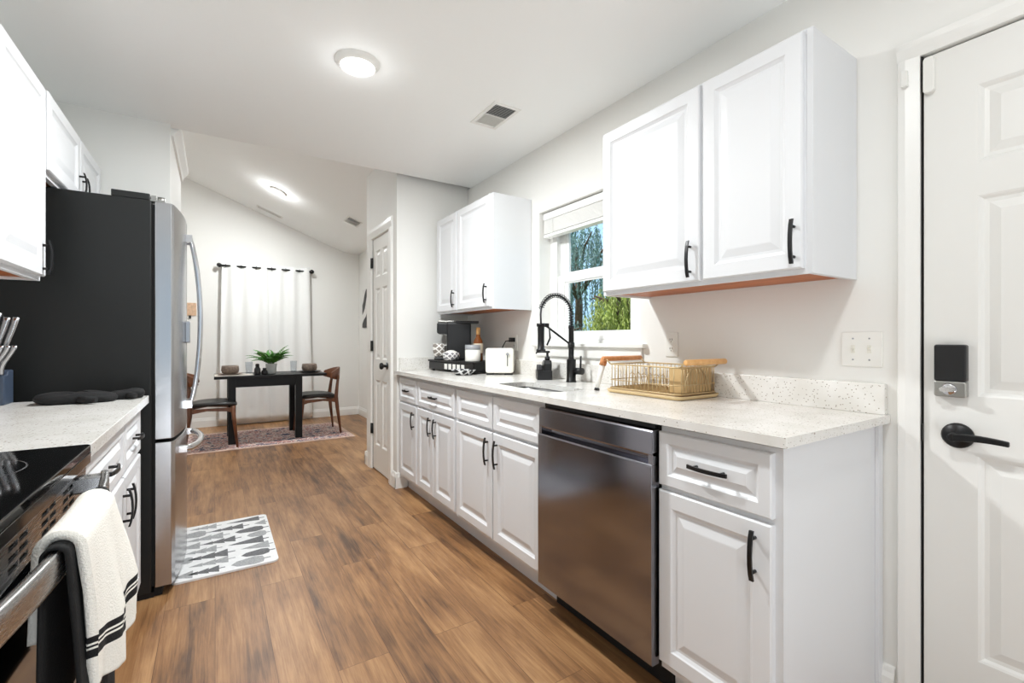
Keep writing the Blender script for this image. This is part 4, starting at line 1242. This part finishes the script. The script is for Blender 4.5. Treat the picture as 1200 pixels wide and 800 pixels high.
# toaster
ang = math.atan2(-0.11, 0.15)
tc_ = (1.650, 2.712, CT1)
ts = thing('toaster', 'cream white two-slice toaster between the white jar and the soap caddy', 'toaster', tc_, ang)
pr = rrect(-0.095, 0.095, 0.012, 0.182, 0.018, 6)
b = MB().prism(pr, -0.055, 0.055, 'y'); tb = obj('body', b, CREAMPL, ts, 0.006, local=True)
b = MB().box(-0.07, 0.07, -0.028, -0.012, 0.181, 0.1835).box(-0.07, 0.07, 0.012, 0.028, 0.181, 0.1835); obj('bread_slot', b, GAP, tb, local=True)
b = MB().box(0.052, 0.058, -0.0562, -0.0545, 0.06, 0.15); obj('lever_slot', b, RUBBER, ts, local=True)
b = MB().prism(rrect(0.045, 0.065, 0.135, 0.148, 0.004), -0.068, -0.056, 'y'); obj('lever', b, GREYPL, ts, local=True)
for sx in (-0.062, 0.062):
    b = MB().box(sx - 0.028, sx + 0.028, -0.05, 0.05, 0.0, 0.013); obj('foot', b, BLACKPL, ts, 0.002, local=True)
# wall plates
def outlet(label, y, z, X=WX):
    t = thing('wall_outlet', label, 'outlet', (X, y, z - 0.057))
    b = MB().prism(rrect(y - 0.035, y + 0.035, z - 0.057, z + 0.057, 0.004), X - 0.0005, X - 0.006, 'x'); obj('plate', b, WHITEPL, t, 0.002)
    for dz_ in (-0.021, 0.021):
        b = MB().prism(rrect(y - 0.016, y + 0.016, z + dz_ - 0.014, z + dz_ + 0.014, 0.008), X - 0.006, X - 0.008, 'x'); s = obj('socket', b, WHITEPL, t)
        b = MB()
        for dy in (-0.006, 0.006): b.box(X - 0.0086, X - 0.008, y + dy - 0.0012, y + dy + 0.0012, z + dz_ - 0.002, z + dz_ + 0.007)
        b.cyl((X - 0.0086, y, z + dz_ - 0.008), (X - 0.008, y, z + dz_ - 0.008), 0.0022, n=8)
        obj('slots', b, GAP, s)
    return t
outlet('white duplex outlet on the wall above the dish rack', 1.408, 1.128)
outlet('white duplex outlet on the wall behind the white jar, a black plug in it', 2.752, 1.128)
b = MB().box(1.755, 1.7915, 2.738, 2.766, 1.135, 1.165).tube([(1.765, 2.752, 1.145), (1.735, 2.775, 1.14), (1.725, 2.80, 1.10), (1.735, 2.83, 1.045), (1.755, 2.86, 1.03), (1.762, 2.92, 1.02)], 0.004, 8)
o = obj('power_cord', b, BLACKPL, None); props(o, 'black plug and cord in the outlet behind the white jar', 'power cord')
sw = thing('light_switch', 'white double light switch plate between the counter end and the entry door', 'light switch', (WX, 0.655, 1.06))
b = MB().prism(rrect(0.597, 0.712, 1.062, 1.176, 0.004), WX - 0.0005, WX - 0.006, 'x'); obj('plate', b, WHITEPL, sw, 0.002)
for y, s in ((0.632, 1), (0.678, -1)):
    b = MB().box(WX - 0.0075, WX - 0.006, y - 0.006, y + 0.006, 1.106, 1.132).prism([(WX - 0.006, 1.114), (WX - 0.016, 1.119 + s * 0.006), (WX - 0.016, 1.124 + s * 0.006), (WX - 0.006, 1.126)], y - 0.0035, y + 0.0035, 'y'); obj('toggle', b, CREAMPL, sw)
for y in (0.632, 0.678):
    for z in (1.084, 1.154):
        b = MB().cyl((WX - 0.0072, y, z), (WX - 0.0058, y, z), 0.0028, n=8); obj('screw', b, GREYPL, sw)

# ------------------------------------------------------------------ ceiling lamps and vents
def ceil_lamp(label, x, y, z, nrm, W, r=0.098):
    t = thing('ceiling_light', label, 'ceiling light', (x, y, z))
    rot_q = Vector((0, 0, -1)).rotation_difference(Vector(nrm))
    t.rotation_euler = rot_q.to_euler()
    b = MB().lathe((0, 0, 0), [(r, 0), (r, -0.006), (r * 0.80, -0.024), (r * 0.78, -0.024), (r * 0.78, 0.0)], 48, caps=False); obj('trim_ring', b, TRIM, t, local=True)
    b = MB().lathe((0, 0, 0), [(r * 0.78, -0.018), (r * 0.5, -0.0225), (0.0, -0.024), (0.0, -0.010), (r * 0.78, -0.010), (r * 0.78, -0.018)], 40, caps=False); obj('diffuser', b, DIFF, t, local=True)
    ld = bpy.data.lights.new('lamp_glow', 'AREA'); ld.shape = 'DISK'; ld.size = r * 1.5; ld.energy = W[0]; ld.color = (0.95, 0.985, 1.0); ld.spread = PI
    lo = bpy.data.objects.new('lamp_glow', ld); COL.objects.link(lo); lo.parent = t; lo.location = (0, 0, -0.032)
    pl = bpy.data.lights.new('dome_glow', 'POINT'); pl.energy = W[1]; pl.shadow_soft_size = 0.05; pl.color = (0.95, 0.985, 1.0)
    po = bpy.data.objects.new('dome_glow', pl); COL.objects.link(po); po.parent = t; po.location = (0, 0, -0.085)
    return t
ceil_lamp('round white flush ceiling light lit over the kitchen floor', 0.549, 2.157, CZ, (0, 0, -1), LAMP_W)
ceil_lamp('round ceiling light behind the viewer over the near end of the kitchen', 0.549, 0.27, CZ, (0, 0, -1), NEAR_W)
vn = Vector((-0.39, 0, -1)).normalized()
ceil_lamp('round ceiling light lit on the sloped dining ceiling', 0.62, 5.98, vault_z(0.62), vn, VAULT_W)
def vent(label, c, hx, hy, tilt, split, n=9):
    t = thing('ceiling_vent', label, 'vent', c); t.rotation_euler = (0, tilt, 0)
    b = MB()
    b.box(-hx, hx, -hy, -hy + 0.02, -0.005, 0).box(-hx, hx, hy - 0.02, hy, -0.005, 0).box(-hx, -hx + 0.02, -hy + 0.02, hy - 0.02, -0.005, 0).box(hx - 0.02, hx, -hy + 0.02, hy - 0.02, -0.005, 0)
    obj('frame', b, TRIM, t, local=True)
    b = MB().box(-hx + 0.02, hx - 0.02, -hy + 0.02, 0, -0.0015, -0.0005); obj('backing', b, VENTD, t, local=True)
    b = MB().box(-hx + 0.02, hx - 0.02, 0, hy - 0.02, -0.0016, -0.0005); obj('pale_backing', b, TRIM, t, local=True)  # added white plate: gives this half of the louvers its lit look by colour
    b = MB()
    for half in (-1, 1):
        for k in range(n):
            yk = half * (0.006 + (hy - 0.028) * (k + 0.5) / n)
            s = half * split
            p_ = (hy - 0.028) / n
            (ya_, za_), (yb_, zb_) = ((yk - p_ * 0.5, -0.0052), (yk + p_ * 0.42, -0.0018)) if s > 0 else ((yk - 0.0006, -0.0055), (yk + 0.0010, -0.0018))
            b.add([(-hx + 0.02, ya_, za_), (hx - 0.02, ya_, za_), (hx - 0.02, yb_, zb_), (-hx + 0.02, yb_, zb_)], [(0, 1, 2, 3)])
    b.box(-hx + 0.02, hx - 0.02, -0.004, 0.004, -0.005, -0.001)
    obj('louver', b, TRIM, t, local=True)
vent('white ceiling vent over the sink run of the kitchen', (1.335, 2.25, CZ), 0.085, 0.14, 0, 1)
vt = -math.atan(-0.39)
vent('long narrow vent on the sloped ceiling by the dining back wall', (0.62, 7.02, vault_z(0.62)), 0.17, 0.06, vt, 1, 4)
vent('small vent low on the sloped dining ceiling near the pantry', (1.40, 5.72, vault_z(1.40)), 0.09, 0.13, vt, 1, 7)

# ------------------------------------------------------------------ dining area
rod = thing('curtain_rod', 'black curtain rod with ball ends on the dining back wall', 'curtain rod', (0.61, 7.22, 2.13))
b = MB().cyl((0.055, 7.215, 2.138), (1.175, 7.215, 2.138), 0.011, n=14); obj('rod', b, BLACK, rod)
for x in (0.045, 1.185):
    b = MB().lathe((x, 7.215, 2.138), [(0.0, -0.03), (0.018, -0.026), (0.030, -0.008), (0.030, 0.008), (0.018, 0.026), (0.0, 0.03)], 18, axis='x'); obj('finial', b, BLACK, rod)
for x in (0.085, 1.145):
    b = MB().tube([(x, BY - 0.001, 2.13), (x, 7.215, 2.125)], 0.006, 8).box(x - 0.014, x + 0.014, BY - 0.006, BY - 0.0005, 2.09, 2.16); obj('bracket', b, BLACK, rod)
def curtain(label, xa, xb, ph, flare):
    C_, R_ = 84, 24
    g = []
    for i in range(R_):
        t = i / (R_ - 1); z = 2.185 - (2.185 - 0.02) * t
        row = []
        for j in range(C_):
            u = j / (C_ - 1)
            amp = 0.022 - 0.006 * t
            x = xa + (xb - xa) * u + flare * t * (u - 0.5) * 2 + (flare * t if False else 0)
            row.append((x, 7.215 + amp * math.sin(u * 2 * PI * 3.0 + ph) * (1 if t < 0.9 else 1 + (t - 0.9)) + 0.006 * t * math.sin(u * 17 + 3 * t), z))
        g.append(row)
    t = thing('curtain', label, 'curtain', ((xa + xb) / 2, 7.215, 0.02))
    obj('cloth', MB().sheet(g, 0.003), CURTAIN, t)
    for k in range(6):
        u = (k + 0.5 - ph / PI) / 6.0
        x = xa + (xb - xa) * u
        if xa < x < xb:
            b = MB().tube([(x + 0.0, 7.215 + 0.019 * math.cos(a), 2.138 + 0.019 * math.sin(a)) for a in [2 * PI * q / 16 for q in range(16)]], 0.004, 6, closed=True); obj('grommet', b, BLACK, t)
curtain('left white curtain panel hanging from the black rod', 0.075, 0.612, 0.0, 0.035)
curtain('right white curtain panel hanging from the black rod', 0.618, 1.155, 0.0, 0.035)

rx0, rx1, ry0, ry1 = -0.55, 1.40, 5.61, 6.72
rgm = MB(); rgm.box(rx0 + 0.05, rx1 - 0.05, ry0 + 0.05, ry1 - 0.05, 0.0005, 0.0075)
rt = thing('rug', 'faded red and blue patterned rug under the dining table', 'rug', ((rx0 + rx1) / 2, (ry0 + ry1) / 2, 0))
obj('field', rgm, RUG, rt)
b = MB(); frame2 = [(rx0, rx1, ry0, ry0 + 0.05), (rx0, rx1, ry1 - 0.05, ry1), (rx0, rx0 + 0.05, ry0 + 0.05, ry1 - 0.05), (rx1 - 0.05, rx1, ry0 + 0.05, ry1 - 0.05)]
for f4 in frame2: b.box(*f4, 0.0005, 0.0070)
obj('border', b, FRINGE, rt)
RZ = 0.0078
tb = thing('dining_table', 'black wooden dining table with square legs in front of the white curtains', 'table', (0.55, 6.18, RZ))
b = MB().box(-0.01, 1.13, 5.86, 6.50, 0.722, 0.75); obj('tabletop', b, TABLE, tb, 0.003)
for x in (0.125, 0.795):
    for y in (5.880, 6.400):
        b = MB().box(x - 0.005, x + 0.067, y, y + 0.072, RZ, 0.722); obj('leg', b, TABLE, tb, 0.002)
b = MB().box(0.187, 0.795, 5.895, 5.92, 0.625, 0.722).box(0.187, 0.795, 6.432, 6.457, 0.625, 0.722).box(0.135, 0.16, 5.947, 6.405, 0.625, 0.722).box(0.822, 0.847, 5.947, 6.405, 0.625, 0.722); obj('apron', b, TABLE, tb)

# chairs: front faces local +x
def make_chair(label, loc, rz):
    t = thing('dining_chair', label, 'chair', loc, rz, 'walnut dining chairs')
    # seat pad, gently domed
    pts = []
    N_ = 32
    ol = []
    for k in range(N_):
        a = 2 * PI * k / N_; ca, sa = math.cos(a), math.sin(a)
        x = 0.225 * math.copysign(abs(ca) ** 0.6, ca); y = (0.235 + 0.02 * ca) * math.copysign(abs(sa) ** 0.6, sa)
        ol.append((x, y))
    b = MB(); sad = lambda x, y: 0.05 * (y / 0.25) ** 2 * 0.4 - 0.012 * (x / 0.22)**2
    b.loops([[(x * s, y * s, 0.437 + dz_ + sad(x * s, y * s)) for x, y in ol] for s, dz_ in ((0.96, 0.0), (1.0, 0.010), (1.0, 0.022), (0.95, 0.034), (0.8, 0.042), (0.4, 0.046), (0.05, 0.046))]); obj('seat', b, LEATHER, t, local=True)
    b = MB()
    for s in (-1, 1):
        b.prism([(-0.20, 0.425), (0.19, 0.425), (0.19, 0.365), (0.12, 0.385), (-0.05, 0.40), (-0.20, 0.375)], s * 0.19 - 0.011, s * 0.19 + 0.011, 'y')
    b.box(0.165, 0.187, -0.19, 0.19, 0.375, 0.43).box(-0.20, -0.178, -0.19, 0.19, 0.375, 0.43)
    obj('seat_rail', b, WALNUT, t, 0.003, local=True)
    for s in (-1, 1):
        b = MB().tube([(0.178, s * 0.192, 0.44), (0.19, s * 0.200, 0.30), (0.222, s * 0.222, 0.0)], [0.023, 0.020, 0.011], 12); obj('leg', b, WALNUT, t, local=True)
        b = MB().tube([(-0.248, s * 0.225, 0.0), (-0.212, s * 0.205, 0.30), (-0.198, s * 0.198, 0.45), (-0.215, s * 0.185, 0.60), (-0.232, s * 0.165, 0.70)], [0.011, 0.021, 0.023, 0.018, 0.014], 12); obj('leg', b, WALNUT, t, local=True)
    # curved back: wings reach forward
    b = MB(); rings = []
    for k in range(25):
        u = -1 + 2 * k / 24
        a = u * 1.12
        x = -0.255 + 0.235 * (1 - math.cos(a)) ; y = 0.245 * math.sin(a)
        h = 0.078 * (1 - 0.55 * abs(u) ** 2.2); th = 0.014 * (1 - 0.35 * abs(u))
        nx, ny = -math.cos(a), math.sin(a)
        zc = 0.722 - 0.012 * abs(u)
        lean = 0.014
        rings.append([(x + nx * th + lean * -0.5, y + ny * th, zc - h), (x - nx * th, y - ny * th, zc - h), (x - nx * th - lean, y - ny * th, zc + h), (x + nx * th - lean, y + ny * th, zc + h)])
    b.loops(rings, 0, True); obj('backrest', b, WALNUT, t, 0.006, local=True)
    return t
ch = make_chair('walnut dining chair with black seat to the right of the black table', (1.055, 6.14, RZ), PI)
dup(ch, (-0.02, 5.93, RZ), 0.0, 'walnut dining chair with black seat to the left of the table, half behind the refrigerator')

# table setting
def onT(n): return (n[0], n[1], 0.7505)
b = MB().box(-0.005, 0.37, 5.95, 6.30, 0.7502, 0.7535); o = obj('placemat', b, LINEN, None); props(o, 'pale linen placemat under the left plate on the dining table', 'placemat')
def plate(label, x, y, z, mat):
    b = MB().lathe((x, y, z), [(0.0, 0.0), (0.08, 0.0), (0.09, 0.004), (0.135, 0.014), (0.134, 0.017), (0.09, 0.008), (0.0, 0.006)], 36); o = obj('plate', b, mat, None); return props(o, label, 'plate', 'dinner plates')
plate('mottled stone plate on the pale placemat at the left of the table', 0.145, 6.13, 0.754, STONE)
plate('black plate at the right end of the dining table', 0.985, 6.17, 0.7505, PLATE)
def bowl(label, x, y, z):
    b = hollow((x, y, z), [(0.052, 0.0), (0.078, 0.012), (0.088, 0.045), (0.084, 0.085), (0.080, 0.095)], 0.006); o = obj('bowl', b, STONE, None); return props(o, label, 'bowl', 'stoneware bowls')
bowl('round stoneware bowl on the left plate', 0.145, 6.13, 0.7625)
bowl('round stoneware bowl on the black plate', 0.985, 6.17, 0.759)
def tumbler(label, x, y):
    b = hollow((x, y, 0.7505), [(0.032, 0.0), (0.034, 0.006), (0.040, 0.14)], 0.003, 24); o = obj('drinking_glass', b, GLASS, None); return props(o, label, 'glass', 'clear drinking glasses')
tumbler('clear tumbler on the table right of the left bowl', 0.335, 6.22); tumbler('clear tumbler on the table between the plant and the right bowl', 0.815, 6.24)
def shaker(label, x, y, h):
    t = thing('shaker', label, 'shaker', (x, y, 0.7505), 0, 'seasoning shakers')
    b = MB().lathe((0, 0, 0), [(0.0, 0), (0.032, 0), (0.034, 0.01), (0.032, h * 0.55), (0.018, h * 0.7), (0.018, h * 0.72), (0.0, h * 0.72)], 20); obj('body', b, BLACKPL, t, local=True)
    b = MB().lathe((0, 0, 0), [(0.019, h * 0.72), (0.020, h * 0.95), (0.012, h), (0.0, h)], 20); obj('cap', b, PLATE, t, local=True)
    return t
shaker('taller black shaker left of the plant pot on the dining table', 0.408, 6.02, 0.125); shaker('shorter black shaker beside the plant pot on the dining table', 0.482, 6.04, 0.075)
b = MB()
for k in range(2):
    y = 6.02 + k * 0.03
    b.tube([(0.62, y, 0.754), (0.70, y + 0.005, 0.755), (0.80, y + 0.01, 0.754)], [0.004, 0.003, 0.008], 8)
o = obj('fork', b, CHROME, None) if False else None
def cutlery(name, label, y):
    b = MB().tube([(0.63, y, 0.7555), (0.70, y + 0.004, 0.7555), (0.77, y + 0.008, 0.7555)], [0.0045, 0.0035, 0.004], 8)
    b.lathe((0.79, y + 0.009, 0.7515), [(0.0, 0), (0.014, 0.001), (0.018, 0.004), (0.0, 0.006)], 14); o = obj(name, b, CHROME, None); props(o, label, 'spoon')
cutlery('spoon', 'silver spoon lying between the plant pot and the right plate', 6.00)
# potted fern
pp = thing('potted_fern', 'green fern in a pale grey pot at the middle of the dining table', 'plant', (0.56, 6.14, 0.7505))
b = hollow((0, 0, 0), [(0.045, 0), (0.050, 0.01), (0.062, 0.11), (0.064, 0.118)], 0.006); obj('pot', b, POT, pp, local=True)
b = MB().lathe((0, 0, 0.09), [(0.0, 0), (0.055, 0), (0.05, 0.012), (0.0, 0.016)], 18); obj('soil', b, BARK, pp, local=True)
rnd = random.Random(11)
fr_ = MB(); stm = MB()
for k in range(34):
    a = 2 * PI * k / 34 * 2.4 + rnd.uniform(-.2, .2); L_ = rnd.uniform(0.20, 0.31); e0 = rnd.uniform(0.95, 1.5)
    p = Vector((math.cos(a) * 0.015, math.sin(a) * 0.015, 0.10)); el = e0; pts = [p.copy()]
    for s in range(12):
        el -= rnd.uniform(0.05, 0.16)
        p = p + Vector((math.cos(a) * math.cos(el), math.sin(a) * math.cos(el), math.sin(el))) * L_ / 12
        pts.append(p.copy())
    stm.tube(pts, [0.0022 * (1 - 0.7 * i / 12) for i in range(13)], 5)
    for i in range(2, 13):
        t = i / 12; w = 0.045 * math.sin(PI * min(1, t * 0.95 + 0.05)) ** 0.7 + 0.008
        d = (pts[i] - pts[i - 1]).normalized(); side = d.cross(Vector((0, 0, 1))).normalized()
        for s in (-1, 1):
            tip = pts[i] + side * s * w + d * w * 0.5 - Vector((0, 0, w * 0.25)); m1 = pts[i] + side * s * w * 0.5 + d * w * 0.1; m2 = pts[i] + side * s * w * 0.45 + d * w * 0.55
            fr_.add([pts[i], m1, tip, m2], [(0, 1, 2, 3)])
obj('foliage', fr_, LEAF, pp, local=True); obj('stems', stm, STEM, pp, local=True)

# wall pieces in the dining area
b = MB().box(DX - 0.025, DX - 0.001, 6.70, 7.02, 1.33, 1.89); o = obj('wall_art', b, ART, None, 0.002); props(o, 'black and white abstract canvas on the dining right wall, seen edge on past the pantry', 'wall art')
b = MB().prism(rrect(-0.312, -0.205, 1.465, 1.63, 0.01), 7.2995, 7.288, 'y'); pq = thing('wall_plaque', 'small tan rectangle on the dining wall beside the refrigerator handle', 'plaque', (-0.26, 7.29, 1.42))
obj('panel', b, TAN, pq); b = MB().box(-0.285, -0.262, 7.289, 7.2995, 1.425, 1.465); obj('tab', b, BLACKPL, pq)

# ------------------------------------------------------------------ printed kitchen mat
km = MB()
mx0, mx1, my0, my1 = -0.175, 0.280, 2.668, 3.415
MZ = 0.010
km.prism(rrect(mx0, mx1, my0, my1, 0.03), 0.0004, MZ, 'z', 0)
def ptree(cx, cy, L, W, kind, mi):
    """a stylised tree lying along x: tip at -x, trunk at +x"""
    if kind == 0: out = [(-0.5, 0), (0.36, 0.5), (0.36, 0.06), (0.5, 0.06), (0.5, -0.06), (0.36, -0.06), (0.36, -0.5)]
    elif kind == 1: out = [(-0.5, 0), (-0.2, 0.25), (-0.22, 0.12), (0.08, 0.4), (0.06, 0.2), (0.34, 0.5), (0.34, 0.05), (0.5, 0.05), (0.5, -0.05), (0.34, -0.05), (0.34, -0.5), (0.06, -0.2), (0.08, -0.4), (-0.22, -0.12), (-0.2, -0.25)]
    else: out = [(-0.5, 0), (-0.35, 0.3), (0.1, 0.5), (0.3, 0.35), (0.34, 0.06), (0.5, 0.06), (0.5, -0.06), (0.34, -0.06), (0.3, -0.35), (0.1, -0.5), (-0.35, -0.3)]
    pts = []
    for a, c in out:
        x, y = cx + a * L, cy + c * W
        pts.append((min(max(x, mx0 + 0.002), mx1 - 0.002), min(max(y, my0 + 0.012), my1 - 0.012)))
    km.prism(pts, MZ - 0.001, MZ + 0.0006, 'z', mi)
rr = random.Random(4)
rows = 8
for i in range(rows):
    y = my0 + 0.058 + (my1 - my0 - 0.116) * i / (rows - 1)
    x = mx0 - 0.05 + (0.10 if i % 2 else 0.0) + rr.uniform(-0.02, 0.02)
    k = i
    while x < mx1 - 0.03:
        L_ = rr.uniform(0.15, 0.22); W_ = rr.uniform(0.075, 0.105)
        if x + L_ > mx0 + 0.06:
            cx = x + L_ / 2
            a0, a1 = cx - L_ / 2, cx + L_ / 2
            if a0 < mx0 + 0.004: L_ -= (mx0 + 0.004 - a0); cx = (mx0 + 0.004 + a1) / 2
            if a1 > mx1 - 0.004 and L_ > 0.05:
                L_ = max(0.05, mx1 - 0.004 - (cx - L_ / 2)); cx = mx1 - 0.004 - L_ / 2
            ptree(cx, y, L_, W_, (0, 1, 2, 1)[k % 4], 1 if (k + i) % 2 else 2)
        x += L_ + 0.025; k += 1
o = obj('kitchen_mat', km, [MATW, MATD, MATL], None); props(o, 'white floor mat printed with grey trees, in front of the refrigerator', 'floor mat')
